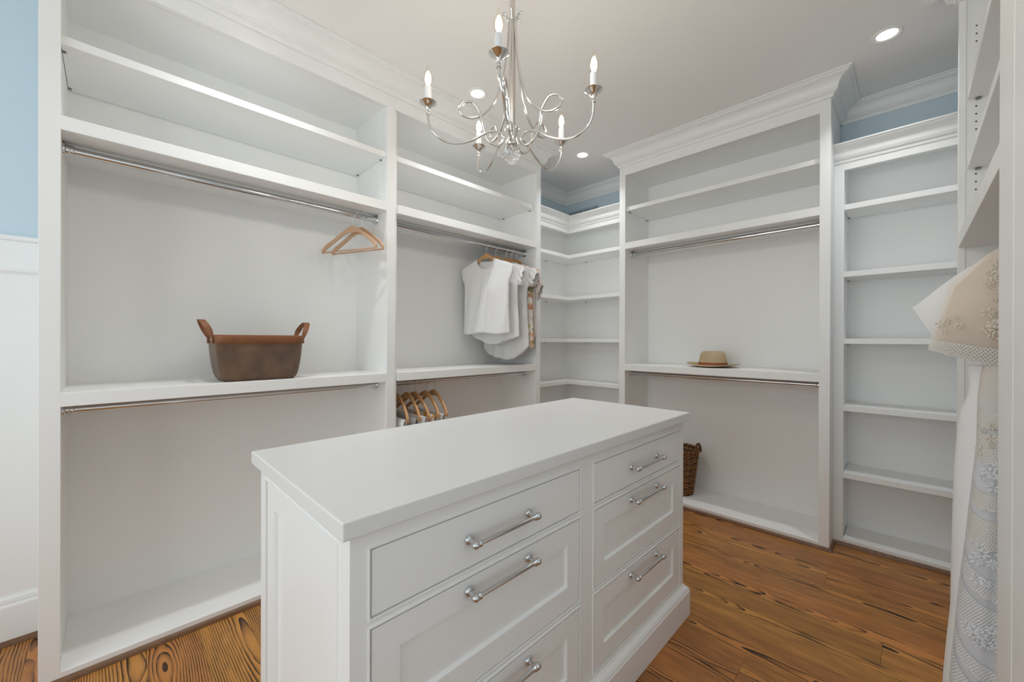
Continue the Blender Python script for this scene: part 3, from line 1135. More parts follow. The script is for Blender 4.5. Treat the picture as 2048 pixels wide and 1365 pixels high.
for k in range(5):
    a = math.radians(19.5 + 72 * k)
    d = Vector((math.cos(a), math.sin(a), 0))
    nn = Vector((-math.sin(a), math.cos(a), 0))
    path = []
    for i, (r, z) in enumerate(ARM):
        off = (i / (len(ARM) - 1) - 0.5) * 0.024 * (1 if r > 0.035 else r / 0.035)
        path.append(Vector((CC[0], CC[1], z)) + d * r + nn * off)
    # end exactly under the cup
    cup = Vector((CC[0], CC[1], 0)) + d * 0.302
    path[-1] = Vector((cup.x, cup.y, 2.040))
    path[-2] = Vector((CC[0], CC[1], 2.0027)) + d * 0.2985 + nn * 0.003
    arm = MB().tube(smoothpath(path, 5), 0.0047, 10).build('arm', NICKEL, ch, smooth=True, auto=60)
    leaf = []
    for q in range(9):
        t_ = q / 8
        leaf.append(Vector((CC[0], CC[1], 2.405 + 0.030 * math.sin(t_ * 2.4))) + d * (0.013 + 0.026 * t_))
    MB().tube(leaf, [0.0035 + 0.0015 * math.sin(PI * q / 8) for q in range(9)], 8).build('leaf_curl', NICKEL, arm, smooth=True)
    cp = [(0.0, 2.034), (0.0075, 2.036), (0.0085, 2.041), (0.0065, 2.046), (0.0055, 2.050), (0.0075, 2.056), (0.0125, 2.063), (0.021, 2.071), (0.0295, 2.077), (0.0305, 2.0785), (0.0285, 2.079), (0.019, 2.0745), (0.012, 2.070), (0.0, 2.069)]
    MB().lathe(cp, (cup.x, cup.y, 0), seg=24).build('cup', NICKEL, arm, smooth=True, auto=60)
    MB().lathe([(0.0, 2.069), (0.0118, 2.069), (0.0118, 2.133), (0.0105, 2.1345), (0.0, 2.1345)], (cup.x, cup.y, 0), seg=20).build('candle_sleeve', CANDLE, arm, smooth=True, auto=40)
    bp2 = [(0.0080, 2.1346), (0.0105, 2.138), (0.0150, 2.147), (0.0172, 2.158), (0.0165, 2.170), (0.0130, 2.183), (0.0080, 2.195), (0.0035, 2.204), (0.0018, 2.211), (0.0008, 2.2185), (0.0, 2.219)]
    MB().lathe(bp2, (cup.x, cup.y, 0), seg=20).build('bulb', BULB, arm, smooth=True)
    fl = [(0.0, 2.140), (0.0060, 2.144), (0.0098, 2.153), (0.0105, 2.162), (0.0088, 2.173), (0.0052, 2.184), (0.0, 2.191)]
    MB().lathe(fl, (cup.x, cup.y, 0), seg=14).build('filament', FLAME, arm, smooth=True)

# ------------------------------------------------------------------ recessed ceiling lamps
LPOS = [(-1.926, 1.621, 'recessed ceiling light behind the chandelier arms'), (-1.940, 2.771, 'recessed ceiling light over the far corner shelves'),
        (-0.090, 2.755, 'recessed ceiling light in front of the tall narrow bookshelf'),
        (-1.930, 0.471, 'recessed ceiling light over the basket closet')]
for x, y, lab in LPOS:
    cl = thing('ceiling_light', 'round white ' + lab, 'ceiling light', (x, y, ZC), 0, 'recessed ceiling lights')
    MB().lathe([(0.041, -0.0015), (0.044, -0.004), (0.055, -0.006), (0.060, -0.003), (0.060, 0.0), (0.041, 0.0)], (x, y, ZC), seg=32).build('trim_ring', CEIL, cl, smooth=True, auto=40)
    MB().lathe([(0.0, -0.0025), (0.041, -0.0025), (0.041, -0.0005), (0.0, -0.0005)], (x, y, ZC), seg=28).build('lens', LENS, cl)
    d = bpy.data.lights.new('lamp_light', 'AREA')
    d.shape = 'DISK'
    d.size = 0.075
    d.energy = DOWN_W
    d.spread = math.radians(104)
    d.color = (0.97, 0.985, 1.0)
    lo = bpy.data.objects.new('lamp_light', d)
    col.objects.link(lo)
    lo.location = (0, 0, -0.007)
    lo.parent = cl

# air vent high on the far wall above the corner shelves
v = thing('air_vent', 'blue painted air vent high on the wall above the corner shelves', 'vent', (-2.38, YN, 2.52))
MB().box(-2.575, -2.205, YN - 0.004, YN, 2.445, 2.595).build('frame', VENT, v, bevel=0.001)
for xa, xb in ((-2.560, -2.397), (-2.383, -2.220)):
    MB().box(xa, xb, YN - 0.0055, YN - 0.004, 2.46, 2.58).build('opening', DARK, v)
    for k in range(9):
        z = 2.464 + k * 0.013
        MB().quad((xa, YN - 0.006, z), (xb, YN - 0.006, z), (xb, YN - 0.014, z + 0.008), (xa, YN - 0.014, z + 0.008)).build('louver', VENT, v, solid=0.001)
#@@ITEMS

# ------------------------------------------------------------------ hangers
def hanger(name, label, loc, rz, half, mat_, group, peak=-0.062, drop=0.135, bar=True, th=0.012, bow=0.030):
    """loc is the rod centre; hook goes over the rod. local x runs across the shoulders"""
    t = thing(name, label, 'hanger', (loc[0], loc[1], loc[2] + peak - drop - 0.02), rz, group)
    M = Matrix.Translation(Vector(loc)) @ Matrix.Rotation(rz, 4, 'Z')
    W = lambda x, y, z: tuple(M @ Vector((x, y, z)))
    # wooden yoke: outline of top and bottom edge, extruded
    mb = MB()
    n = 24
    prev = None
    for i in range(n + 1):
        s = -1 + 2 * i / n
        a = abs(s)
        x = s * half
        ztop = peak - drop * 0.90 * (math.sqrt(a * a + 0.0256) - 0.16) / 0.853 - 0.018 * max(0, a - 0.9) * 6
        thick = 0.023 + 0.020 * max(0.0, 1 - a / 0.34) ** 1.5
        zb = ztop - thick
        yo = bow * a * a
        w_ = th * (0.85 + 0.5 * a)
        ring = [W(x, -yo - w_ / 2, ztop), W(x, -yo + w_ / 2, ztop), W(x, -yo + w_ / 2, zb), W(x, -yo - w_ / 2, zb)]
        k0 = len(mb.v)
        mb.v += ring
        if prev is not None:
            for q in range(4):
                mb.f.append((prev + q, prev + (q + 1) % 4, k0 + (q + 1) % 4, k0 + q))
        else:
            mb.f.append((k0, k0 + 1, k0 + 2, k0 + 3))
        prev = k0
    mb.f.append((prev + 3, prev + 2, prev + 1, prev))
    yoke = mb.build('yoke', mat_, t, bevel=0.0025)
    R = 0.021
    hp = [W(0, 0, peak - 0.012), W(0, 0, peak + 0.012)]
    hp += [W(R * math.sin(a_) * 1.0, 0, 0.0035 - R * math.cos(a_) * 1.0 - 0.0) for a_ in [0.35 * 0 + PI * k / 10 for k in range(1, 14)]]
    MB().tube(smoothpath(hp, 3), 0.0017, 6).build('hook', CHROME, t, smooth=True)
    if bar:
        zb = peak - drop * 0.90 - 0.018 * 0.6 - 0.017
        MB().tube([W(-half * 0.97, -0.028, zb), W(half * 0.97, -0.028, zb)], 0.0048, 8).build('trouser_bar', mat_, t, smooth=True, auto=60)
    return t, W, peak, drop

ROD_Z = 1.966
h1 = hanger('clothes_hanger', 'pale wooden hanger nearest the basket, hanging empty', (-2.30, 0.993, ROD_Z), math.radians(23), 0.200, PALEHANGER, 'empty hangers in the basket closet')
h2 = hanger('clothes_hanger', 'pale wooden empty hanger closest to the chrome rod flange', (-2.30, 1.044, ROD_Z), math.radians(22), 0.192, PALEHANGER, 'empty hangers in the basket closet')


# ------------------------------------------------------------------ tops on the upper rod
def garment(name, label, yh, rz, half, zhem, mat_, group, neck_w=0.075, neck_d=0.075, slope=0.40, bust=1.0, hem=1.0, hem_curve=0.0,
            sleeve=None, thick=0.045, seed=1, z_sh=-0.108, fold=0.008, xr=-2.30, buttons=False, hem_back=None):
    loc = Vector((xr, yh, ROD_Z))
    t = thing(name, label, 'shirt', (xr, yh, zhem), rz, group)
    M = Matrix.Translation(loc) @ Matrix.Rotation(rz, 4, 'Z')
    W = lambda x, y, z: tuple(M @ Vector((x, y, z)))
    H = zhem - ROD_Z
    ztip = z_sh - slope * (half - neck_w)

    def width(tt):
        # shoulder -> armhole -> bust -> hem
        return half * lerp_table([(0, 1.0), (0.08, 1.0), (0.17, 0.95), (0.215, 0.885), (0.30, 0.90 * bust), (0.7, (0.92 * bust + 0.95 * hem) / 2), (1.0, 0.96 * hem)], tt)

    def point(s, tt, front):
        x0 = s * half
        ax = abs(x0)
        if ax < neck_w:
            dip = neck_d if front > 0 else 0.018
            zt = z_sh + 0.004 - dip * math.sqrt(max(0, 1 - (ax / neck_w) ** 2))
        else:
            zt = z_sh - slope * (ax - neck_w)
        hz_ = H + hem_curve * (abs(s) ** 2) + 0.006 * math.sin(s * 5 + seed) + (hem_back if (hem_back and front < 0) else 0.0)
        z = zt + (hz_ - zt) * tt
        tz = (z - ztip) / (H - ztip) if z < ztip else 0.0
        x = s * width(max(0.0, tz))
        prof = math.sqrt(max(0, 1 - s * s))
        th_ = max(0.017, thick * (0.35 + 0.65 * min(1, max(0, tz) * 3)))
        y = -front * th_ * prof
        nz = noise.noise(Vector((x * 9 + seed, z * 2.2, front)))
        y += (fold * 1.1 * nz + fold * math.sin(x * 62 + seed * 2 + 3.5 * nz + 4 * tz)) * min(1, max(0, tz) * 2.5) * prof
        x += 0.007 * noise.noise(Vector((z * 13 + seed, s * 2, 3.1))) * min(1, max(0, tz) * 4)
        return W(x, y, z)
    mb = MB()
    nu, nv = 44, 40
    mb.grid(lambda u, v_: point(-1 + 2 * u, v_, 1), nu, nv)
    mb.grid(lambda u, v_: point(-1 + 2 * u, v_, -1), nu, nv)
    body = mb.build('body', mat_, t, smooth=True, solid=0.0014)
    # neck band
    nb = []
    for k in range(17):
        x = -neck_w + 2 * neck_w * k / 16
        zt = z_sh + 0.004 - neck_d * math.sqrt(max(0, 1 - (x / neck_w) ** 2))
        tz = 0.0
        th_ = max(0.017, thick * 0.35)
        nb.append(W(x, -th_ * math.sqrt(max(0, 1 - (x / half) ** 2)) - 0.001, zt))
    MB().tube(smoothpath(nb, 2), 0.004, 6).build('neckband', mat_, body, smooth=True)
    if sleeve:
        dxt, dzt, dxb, dzb, yth, ruff = sleeve
        za = ztip - 0.135
        ta = (za - ztip) / (H - ztip)
        for sg in (-1, 1):
            A = Vector((sg * half * 0.99, 0, ztip + 0.002))
            B = Vector((sg * width(ta) * 0.985, 0, za))

            def sp(u, v_, sg=sg, A=A, B=B):
                a_ = 2 * PI * u
                T = A + Vector((sg * dxt, 0, dzt)) * v_ + Vector((0, 0, 0.012 * math.sin(PI * v_)))
                Bo = B + Vector((sg * dxb, 0, dzb)) * v_
                mid, hv = (T + Bo) / 2, (T - Bo) / 2
                k = 1 + ruff * v_ * math.sin(a_ * 11 + seed)
                p = mid + hv * (math.cos(a_) * k)
                p.y += (0.014 + (yth - 0.014) * v_) * math.sin(a_) * k + 0.004 * math.sin(7 * a_ + 4 * v_)
                p.x += sg * 0.006 * ruff * 10 * v_ * math.cos(a_ * 9)
                return W(*p)
            MB().grid(sp, 44, 10, wrap=True).build('sleeve', mat_, body, smooth=True, solid=0.0012)
    return t

G = 'tops on the upper rod'
for i, (yh, ang) in enumerate(((2.029, 15), (2.124, 16), (2.238, 14), (2.300, 12), (2.354, 10))):
    hanger('clothes_hanger', ['honey wooden hanger holding the front white tee', 'honey wooden hanger behind the front white tee', 'honey wooden hanger holding the long linen top',
                              'honey wooden hanger holding the floral top', 'honey wooden hanger nearest the rod end, holding the blush top'][i],
           (-2.30, yh, ROD_Z), math.radians(ang), 0.160, HANGER, 'hangers on the upper rod', bar=False, bow=0.004)
garment('shirt', 'plain white sleeveless tee hanging at the front', 2.029, math.radians(15), 0.235, 1.290, TEE, G, hem=0.93, bust=0.95, neck_w=0.082, neck_d=0.080,
        seed=2, fold=0.007, thick=0.042)
garment('shirt', 'white top with ruffled armholes right behind the front tee', 2.124, math.radians(17), 0.225, 1.215, TEE, G, bust=0.95, hem=1.0, hem_curve=0.06,
        sleeve=(0.030, -0.035, 0.040, -0.004, 0.030, 0.10), seed=5, thick=0.032)
garment('shirt', 'long grey-white linen top with frilled cap sleeves and curved hem', 2.238, math.radians(15), 0.225, 1.085, LINEN, G, bust=0.95, hem=1.0, hem_curve=0.10,
        sleeve=(0.062, -0.045, 0.050, -0.004, 0.034, 0.07), seed=9, thick=0.030)
garment('shirt', 'orange floral top squeezed between the linen and blush tops', 2.300, math.radians(12), 0.218, 1.185, FLORAL, G, bust=0.98, hem=1.02,
        sleeve=(0.030, -0.030, 0.025, -0.01, 0.020, 0.03), seed=12, thick=0.022)
garment('shirt', 'blush beige blouse with elbow sleeves nearest the rod end', 2.354, math.radians(8), 0.212, 1.230, BLUSH, G, bust=0.98, hem=1.0, hem_curve=0.03,
        sleeve=(0.048, -0.135, 0.030, -0.115, 0.024, 0.04), seed=15, thick=0.026)

# ------------------------------------------------------------------ folded trousers on the lower rod
LZ = 0.9665
LM = [(1.278, -2, SATINC, 'white satin trousers folded over the first hanger by the stile'), (1.352, 0, GREYC, 'grey trousers folded over the second hanger of the lower rod'),
      (1.408, 3, SATINC, 'white satin trousers folded over the middle hanger of the lower rod'), (1.489, 0, FLORAL, 'floral trousers folded over the fourth hanger of the lower rod'),
      (1.555, -1, LINEN, 'pale linen trousers folded over the last hanger of the lower rod')]
for i, (yh, ang, mm, lab) in enumerate(LM):
    rz = math.radians(ang)
    t, W, peak, drop = hanger('clothes_hanger', ['honey wooden hanger half hidden behind the closet stile', 'second honey wooden hanger on the lower rod', 'middle honey wooden hanger on the lower rod',
                                                'fourth honey wooden hanger on the lower rod', 'honey wooden hanger farthest along the lower rod'][i],
                              (-2.30, yh, LZ), rz, 0.200, HANGER, 'hangers on the lower rod')
    zb = peak - drop * 0.90 - 0.018 * 0.6 - 0.017
    half = 0.165
    tr = thing('trousers', lab, 'trousers', (-2.30, yh, LZ + zb - 0.50), rz, 'folded trousers on the lower rod')

    def pt(u, v_, i=i, W=W, zb=zb, half=half):
        x = (-1 + 2 * u) * half
        L_ = 0.50
        arc = (v_ - 0.5) * 2 * L_
        r = 0.0075
        q = PI / 2 * r
        if abs(arc) < q:
            a_ = arc / r
            y, z = r * math.sin(a_), r * math.cos(a_)
        else:
            y, z = math.copysign(r, arc), -(abs(arc) - q)
        k = min(1, max(0, -z * 6))
        y += k * (0.010 * math.copysign(1, arc) + 0.006 * math.sin(x * 55 + i * 2 + arc) + 0.008 * noise.noise(Vector((x * 10, arc * 3, i))))
        x *= 1 - 0.10 * k
        return W(x, y - 0.028, zb + z)
    MB().grid(pt, 30, 60).build('leg_cloth', mm, tr, smooth=True, solid=0.002)
    MB().grid(lambda u, v_: Vector(pt(u * 0.96 + 0.02, 0.5 + (v_ - 0.5) * 0.98)) + Vector((0, -0.004 if v_ < 0.5 else 0.004, -0.003)), 20, 40).build('inner_leg_cloth', mm, tr, smooth=True, solid=0.0015)


# ------------------------------------------------------------------ leather-handled basket
def rrect(cx, cy, hx, hy, r, n=10):
    out = []
    for (sx, sy, a0) in ((1, 1, 0), (-1, 1, PI / 2), (-1, -1, PI), (1, -1, 1.5 * PI)):
        for k in range(n + 1):
            a = a0 + PI / 2 * k / n
            out.append((cx + sx * (hx - r) + r * math.cos(a), cy + sy * (hy - r) + r * math.sin(a)))
    return out
BZ = LOW1
bkt = thing('basket', 'brown woven basket with tan leather rim and two loop handles', 'basket', (-2.305, 0.515, BZ))
bcx, bcy = -2.305, 0.515


def loft(levels, name, material, parent, closed_bottom=True, smooth=True, solid=0.0, uvscale=True):
    """levels: list of (hx, hy, r, z)"""
    mb = MB()
    rings = [rrect(bcx, bcy, hx, hy, r) for hx, hy, r, z in levels]
    n = len(rings[0])
    per = [0]
    for k in range(n):
        a, b = rings[-1][k], rings[-1][(k + 1) % n]
        per.append(per[-1] + math.dist(a, b))
    for ring, lv in zip(rings, levels):
        mb.v += [(p[0], p[1], lv[3]) for p in ring]
    for j in range(len(rings) - 1):
        for k in range(n):
            fi = len(mb.f)
            mb.f.append((j * n + k, j * n + (k + 1) % n, (j + 1) * n + (k + 1) % n, (j + 1) * n + k))
            mb.uv[fi] = [(per[k], levels[j][3]), (per[k + 1], levels[j][3]), (per[k + 1], levels[j + 1][3]), (per[k], levels[j + 1][3])]
    if closed_bottom:
        fi = len(mb.f)
        mb.f.append(tuple(reversed(range(n))))
        mb.uv[fi] = [(rings[0][k][0], rings[0][k][1]) for k in reversed(range(n))]
    return mb.build(name, material, parent, smooth=smooth, solid=solid)
lv = []
for k in range(13):
    f_ = k / 12
    e = min(1, f_ * 7) ** 0.5
    bul = 0.004 * math.sin(f_ * PI)
    lv.append((0.092 + 0.012 * e + 0.016 * f_ + bul, 0.143 + 0.012 * e + 0.025 * f_ + bul, 0.030 + 0.010 * f_, BZ + 0.0005 + 0.188 * f_))
body = loft(lv, 'woven_body', BASKETW, bkt, solid=0.006)
hx, hy = lv[-1][0] + 0.004, lv[-1][1] + 0.004
loft([(hx - 0.002, hy - 0.002, 0.040, BZ + 0.176), (hx + 0.001, hy + 0.001, 0.040, BZ + 0.178), (hx + 0.003, hy + 0.004, 0.041, BZ + 0.213), (hx + 0.001, hy + 0.002, 0.041, BZ + 0.216), (hx - 0.004, hy - 0.004, 0.04, BZ + 0.214), (hx - 0.006, hy - 0.006, 0.04, BZ + 0.180)],
     'leather_rim', LEATHER, bkt, closed_bottom=False)
for sg in (-1, 1):
    # strap loop over each short end, standing up and leaning outwards
    ye = bcy + sg * (hy + 0.006)
    pts = []
    for k in range(21):
        a = PI * k / 20
        px = 0.062 * math.cos(a)
        pz = 0.085 * math.sin(a) ** 0.75
        pts.append(Vector((bcx + 0.012 + px, ye + sg * (0.034 * (pz / 0.085) ** 1.3), BZ + 0.200 + pz)))
    pts = [pts[0] + Vector((0, 0, -0.024))] + pts + [pts[-1] + Vector((0, 0, -0.024))]
    mb = MB()
    hw = 0.0125
    prev = None
    for i, p in enumerate(pts):
        q0, q1 = pts[max(0, i - 1)], pts[min(len(pts) - 1, i + 1)]
        tdir = (q1 - q0).normalized()
        wv = Vector((0, 1, 0)) * 1.0
        wv = (wv - tdir * wv.dot(tdir)).normalized()
        nn = tdir.cross(wv)
        if i in (0, 1) or i >= len(pts) - 2:
            wv, nn = nn, wv
            wv = Vector((1, 0, 0)); nn = Vector((0, sg, 0))
        blend = min(1, min(i, len(pts) - 1 - i) / 5)
        w2 = (Vector((1, 0, 0)) * (1 - blend) + wv * blend * (1 if i < 1e9 else 1))
        w2 = (w2 - tdir * w2.dot(tdir))
        w2 = w2.normalized() if w2.length > 1e-4 else Vector((1, 0, 0))
        n2 = tdir.cross(w2).normalized()
        k0 = len(mb.v)
        mb.v += [tuple(p + w2 * hw + n2 * 0.0015), tuple(p - w2 * hw + n2 * 0.0015), tuple(p - w2 * hw - n2 * 0.0015), tuple(p + w2 * hw - n2 * 0.0015)]
        if prev is not None:
            for q in range(4):
                mb.f.append((prev + q, prev + (q + 1) % 4, k0 + (q + 1) % 4, k0 + q))
        prev = k0
    hd = mb.build('handle', LEATHER, bkt, smooth=True, auto=60)
    for dx in (-0.050, 0.074):
        MB().lathe([(0.0, sg * 0.004), (0.003, sg * 0.0035), (0.0042, sg * 0.002), (0.0042, -sg * 0.002), (0.0, -sg * 0.002)], (bcx + dx, ye + sg * 0.002, BZ + 0.196), 'y', 12).build('rivet', CHROME, hd, smooth=True)

# ------------------------------------------------------------------ straw hat
HX, HY = -1.050, 3.185
hat = thing('straw_hat', 'natural straw sun hat with a brown band on the far closet shelf', 'hat', (HX, HY, LOW1))


def hat_pt(u, v_):
    a = 2 * PI * u
    tab_r = [(0, 0.0), (0.12, 0.032), (0.24, 0.058), (0.32, 0.073), (0.40, 0.083), (0.62, 0.096), (0.66, 0.100), (0.74, 0.118), (1.0, 0.176)]
    tab_z = [(0, 0.106), (0.12, 0.114), (0.24, 0.117), (0.32, 0.110), (0.40, 0.092), (0.62, 0.020), (0.66, 0.012), (0.74, 0.009), (1.0, 0.016)]
    r, z = lerp_table(tab_r, v_), lerp_table(tab_z, v_)
    if v_ > 0.66:
        k = (v_ - 0.66) / 0.34
        z += 0.020 * k * k * (0.5 + 0.5 * math.cos(2 * a)) - 0.006 * k
    if v_ < 0.3:
        z -= 0.008 * (1 - v_ / 0.3) * (0.5 + 0.5 * math.cos(2 * a + PI))
    return (HX + r * 1.02 * math.cos(a), HY + r * 0.94 * math.sin(a), LOW1 + z + 0.001)
mb = MB()
mb.grid(hat_pt, 64, 40, wrap=True, uvs=lambda u, v_: (u * 0.8, v_ * 0.30))
mb.build('woven_straw', STRAW, hat, smooth=True, solid=0.002)
mb = MB()
mb.lathe([(0.0985, 0.011), (0.1005, 0.012), (0.0962, 0.034), (0.0925, 0.034)], (HX, HY, LOW1 + 0.001), seg=48, sx=1.025, sy=0.945)
mb.build('hat_band', BANDB, hat, smooth=True, auto=50)

# ------------------------------------------------------------------ wicker basket on the closet floor
WX, WYc, WZ = -1.305, 3.20, BOT1
wb = thing('wicker_basket', 'tall round brown wicker basket with loop handles on the closet floor', 'basket', (WX, WYc, WZ))
NS = 26
def wr(z):
    return 0.098 + 0.042 * (z / 0.34) ** 0.9
for k in range(NS):
    a = 2 * PI * k / NS
    MB().tube([(WX + (wr(z)) * math.cos(a), WYc + (wr(z)) * math.sin(a), WZ + z) for z in (0.004, 0.09, 0.18, 0.27, 0.345)], 0.0045, 6).build('stake', WICKERD, wb, smooth=True)
rr_ = random.Random(3)
row = 0
z = 0.008
while z < 0.335:
    thick_ = 0.0062 + rr_.uniform(-0.001, 0.0015)
    pts = []
    for k in range(NS * 4):
        a = 2 * PI * k / (NS * 4)
        off = 0.0068 * math.cos(a * NS / 2 + PI * row)
        pts.append((WX + (wr(z) + off) * math.cos(a), WYc + (wr(z) + off) * math.sin(a), WZ + z + 0.002 * math.sin(a * 3 + row)))
    MB().tube(pts, thick_ * 0.62, 6, closed=True).build('weaver', WICKER if row % 5 else WICKERD, wb, smooth=True)
    z += 0.0098
    row += 1
for q in range(2):     # twisted rim
    pts = []
    for k in range(120):
        a = 2 * PI * k / 120
        b = a * 22 + PI * q
        pts.append((WX + (wr(0.345) + 0.008 * math.cos(b)) * math.cos(a), WYc + (wr(0.345) + 0.008 * math.cos(b)) * math.sin(a), WZ + 0.345 + 0.008 * math.sin(b)))
    MB().tube(pts, 0.0075, 6, closed=True).build('rim_strand', WICKER if q else WICKERD, wb, smooth=True)
for sg in (-1, 1):
    pts = []
    for k in range(15):
        a = PI * k / 14
        pts.append((WX + sg * (wr(0.345) + 0.004), WYc + 0.055 * math.cos(a), WZ + 0.335 + 0.070 * math.sin(a)))
    MB().tube(pts, 0.0095, 8).build('handle', WICKERD, wb, smooth=True)
MB().lathe([(0.0, 0.002), (0.096, 0.002), (0.096, 0.008), (0.0, 0.008)], (WX, WYc, WZ), seg=26).build('base', WICKERD, wb)

# ------------------------------------------------------------------ lace dress
DX, DY = 0.345, 1.75
dr = thing('lace_dress', 'long white and cream lace dress hanging in the right wardrobe', 'dress', (DX, DY, 0.05))
hanger('clothes_hanger', 'wooden hanger carrying the long lace dress', (0.345, DY, 1.575), 0.0, 0.19, HANGER, 'hangers in the wardrobe', bar=False, bow=0.004)


def tab_r(L_):
    return sorted([(z, x) for x, z in L_])
under = tab_r([(0.118, 1.159), (0.123, 1.13), (0.121, 1.087), (0.104, 1.027), (0.097, 0.938), (0.093, 0.849), (0.090, 0.701), (0.088, 0.554), (0.087, 0.435), (0.080, 0.343), (0.073, 0.228), (0.066, 0.06)])
over = tab_r([(0.150, 1.20), (0.140, 1.146), (0.135, 1.074), (0.133, 0.944), (0.126, 0.856), (0.118, 0.753), (0.112, 0.664), (0.104, 0.573), (0.095, 0.436), (0.088, 0.331), (0.082, 0.231), (0.075, 0.09)])


def skirt_pt(tab, u, z, yc, depth, amp, seed, front=True):
    left = lerp_table(tab, z)
    hw = DX - left
    a = PI * u if front else -PI * u
    s = -math.cos(a if front else PI * u)
    prof = math.sin(PI * u) ** 0.75
    k = min(1, max(0, (1.2 - z) / 0.5))
    fy = amp * k * (math.sin(s * 17 + seed) + 0.6 * math.sin(s * 31 + 2 * seed + z * 2))
    dpt = depth * (0.45 + 0.55 * k)
    y_ = yc + (-1 if front else 1) * dpt * prof + fy * prof
    return (DX + s * hw, y_, z)


def skirt(name, tab, yc, depth, z0, z1, amp, seed, material, parent):
    mb = MB()
    for fr_ in (True, False):
        mb.grid(lambda u, v_: skirt_pt(tab, u, z1 + (z0 - z1) * v_, yc, depth, amp, seed, fr_), 50, 40)
    return mb.build(name, material, parent, smooth=True)
sk_under = skirt('underskirt', under, DY + 0.045, 0.085, 0.055, 1.17, 0.010, 1.0, VOILE, dr)
lining = skirt('lining', over, DY - 0.005, 0.090, 0.09, 1.19, 0.010, 2.0, NUDE, dr)
sk_over = skirt('tulle_overskirt', over, DY - 0.012, 0.100, 0.08, 1.20, 0.011, 2.0, TULLE, dr)


def lace_band(z_top, z_bot, sag, material, off=0.004, scal=0.006):
    """strip of lace following the front of the overskirt, sloping down towards the right"""
    mb = MB()
    nu, nv = 70, 6

    def f(u, v_):
        z = z_top + (z_bot - z_top) * v_ - sag * (u - 0.15) - 0.012 * math.sin(u * 14) * min(1, abs(sag) * 20)
        if v_ == 1.0:
            z -= scal * abs(math.sin(u * 60))
        p = skirt_pt(over, min(0.985, max(0.0, u)), z, DY - 0.012, 0.100, 0.011, 2.0)
        return (p[0], p[1] - off, p[2])
    mb.grid(f, nu, nv, uvs=lambda u, v_: (u * 0.9, (z_top - z_bot) * (1 - v_)))
    return mb.build('lace_band', material, sk_over, smooth=True)
for (a, b, sg_, mm) in ((1.052, 1.012, 0.03, LACE), (0.995, 0.918, 0.05, LACE), (0.835, 0.795, 0.09, LACE), (0.765, 0.690, 0.12, LACE), (0.615, 0.565, 0.28, LACEW), (0.540, 0.450, 0.32, LACEW),
                        (0.385, 0.345, 0.36, LACEW), (0.315, 0.235, 0.40, LACEW), (0.19, 0.11, 0.3, LACEW)):
    lace_band(a, b, sg_, mm)


def flower(mb, c, r, n=6, tilt=0.0, ylift=0.004):
    """embroidered blossom: n flat petals in the x-z plane"""
    for k in range(n):
        a = 2 * PI * k / n + tilt
        d = Vector((math.cos(a), 0, math.sin(a)))
        e = Vector((-math.sin(a), 0, math.cos(a)))
        cc = Vector(c) + d * r * 0.62
        n0 = len(mb.v)
        m = 8
        for q in range(m):
            b = 2 * PI * q / m
            mb.v.append(tuple(cc + d * (r * 0.42 * math.cos(b)) + e * (r * 0.22 * math.sin(b)) + Vector((0, -ylift, 0))))
        mb.v.append(tuple(cc + Vector((0, -ylift - 0.003, 0))))
        for q in range(m):
            mb.f.append((n0 + q, n0 + (q + 1) % m, n0 + m))


def spray(zc, uc, n, spread, material, parent, surf, seed):
    rg = random.Random(seed)
    mb = MB()
    for k in range(n):
        u = min(0.9, max(0.03, uc + rg.gauss(0, spread)))
        z = zc + rg.gauss(0, 0.022)
        flower(mb, surf(u, z), rg.uniform(0.008, 0.017), rg.choice((5, 6, 7)), rg.uniform(0, 3))
    o = mb.build('embroidery', material, parent, smooth=True)
    o['kind'] = 'stuff'
    return o
surf_sk = lambda u, z: skirt_pt(over, u, z, DY - 0.016, 0.100, 0.011, 2.0)
for i, (z, mm) in enumerate(((0.975, EMBC), (0.875, EMBW), (0.650, EMBW), (0.430, EMBW), (0.220, EMBW))):
    spray(z, 0.17, 12, 0.06, mm, sk_over, surf_sk, 20 + i)
    spray(z - 0.05, 0.45, 12, 0.10, mm, sk_over, surf_sk, 40 + i)

# bodice: white cap sleeves behind, cream tulle cape in front
def cape_pt(u, v_, sg, zt0, tipx, tipz, lowx, lowz, yc, dep, lay):
    """u across from neck to sleeve edge, v down the cape"""
    # upper edge from neck (x=DX-0.1, z) to sleeve tip; lower edge from waist to sleeve tip
    nx, nz_ = DX - 0.085, 1.515
    ux = nx + (tipx - nx) * u
    uz = nz_ + (tipz - nz_) * (u ** 1.15) + 0.030 * math.sin(PI * min(1, u * 1.05)) * (1 if lay else 0.9)
    wx, wz = DX, 1.135
    lx = wx + (lowx - wx) * u
    lz = wz + (lowz - wz) * (u ** 1.3)
    x = ux + (lx - ux) * v_
    z = uz + (lz - uz) * v_
    b = math.sin(PI * min(1, 0.08 + 0.84 * v_)) ** 0.8 * math.sqrt(max(0, 1 - (u * 0.97) ** 2))
    y_ = yc - sg * dep * b + 0.006 * math.sin(u * 14 + v_ * 3) * (1 - u) * v_
    return (x, y_, z)


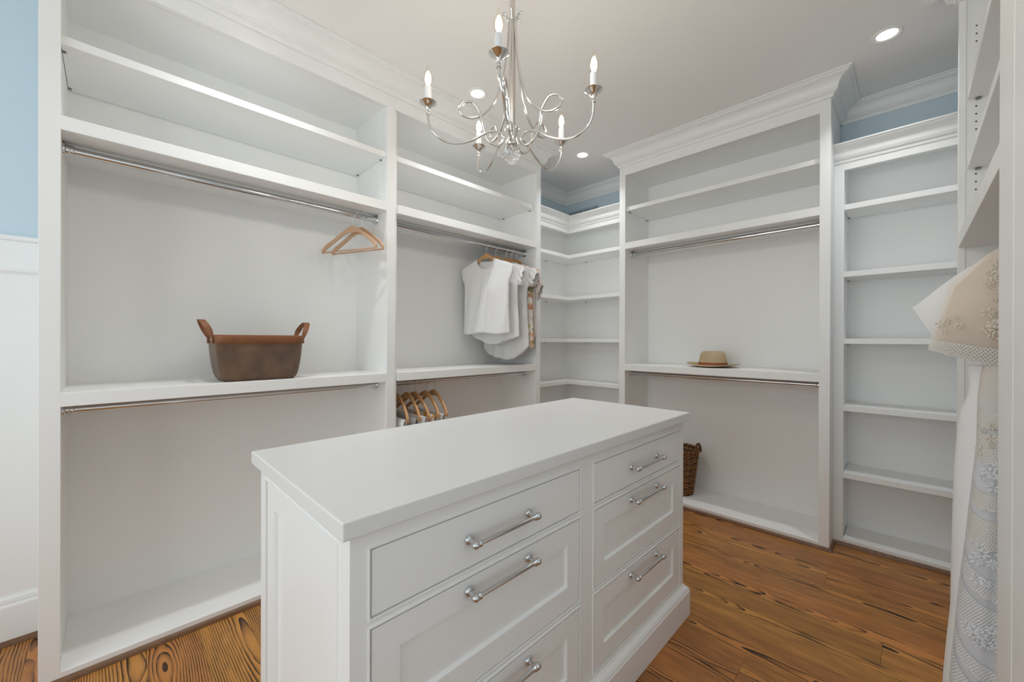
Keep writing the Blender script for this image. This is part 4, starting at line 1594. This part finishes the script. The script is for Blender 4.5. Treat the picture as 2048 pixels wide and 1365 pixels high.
def both(fn, mirror):
    if not mirror:
        return fn
    return lambda u, v_: ((2 * DX - fn(u, v_)[0]), fn(u, v_)[1], fn(u, v_)[2])
for mir in (False, True):
    mb = MB()
    for sg in (1, -1):
        mb.grid(both(lambda u, v_: cape_pt(u, v_, sg, 0, 0.003, 1.347, 0.072, 1.200, DY + 0.035, 0.055, 0), mir), 26, 18)
    mb.build('cap_sleeve', VOILE, dr, smooth=True)
    mb = MB()
    for sg in (1, -1):
        mb.grid(both(lambda u, v_: cape_pt(u, v_, sg, 0, 0.092, 1.405, 0.045, 1.225, DY - 0.005, 0.080, 1), mir), 26, 18)
    mb.build('bodice_lining', NUDE, dr, smooth=True)
    mb = MB()
    mb.grid(both(lambda u, v_: cape_pt(u, v_, 1, 0, 0.080, 1.410, 0.036, 1.220, DY - 0.010, 0.092, 1), mir), 26, 18)
    cape = mb.build('tulle_cape', TULLE, dr, smooth=True)
    # lace edging along the lower edge of the cape
    fn = both(lambda u, v_: cape_pt(u, 0.86 + 0.16 * v_, 1, 0, 0.080, 1.410, 0.036, 1.220, DY - 0.014, 0.094, 1), mir)
    mb = MB()
    mb.grid(fn, 40, 5, uvs=lambda u, v_: (u * 0.4, v_ * 0.045))
    mb.build('lace_edging', LACE, cape, smooth=True)
    if not mir:
        sf = lambda u, z: cape_pt(u, z, 1, 0, 0.080, 1.410, 0.036, 1.220, DY - 0.012, 0.094, 1)
        for i, (cu, cv, n, sp_) in enumerate(((0.55, 0.20, 12, 0.05), (0.52, 0.36, 7, 0.04), (0.50, 0.66, 16, 0.07), (0.62, 0.66, 6, 0.03), (0.90, 0.62, 6, 0.03))):
            rg = random.Random(70 + i)
            mb = MB()
            for k in range(n):
                u, v_ = min(0.97, max(0.02, cu + rg.gauss(0, sp_))), min(0.84, max(0.03, cv + rg.gauss(0, 0.06)))
                flower(mb, sf(u, v_), rg.uniform(0.007, 0.014), rg.choice((5, 6, 7)), rg.uniform(0, 3))
            o = mb.build('embroidery', EMBC, cape, smooth=True)
            o['kind'] = 'stuff'
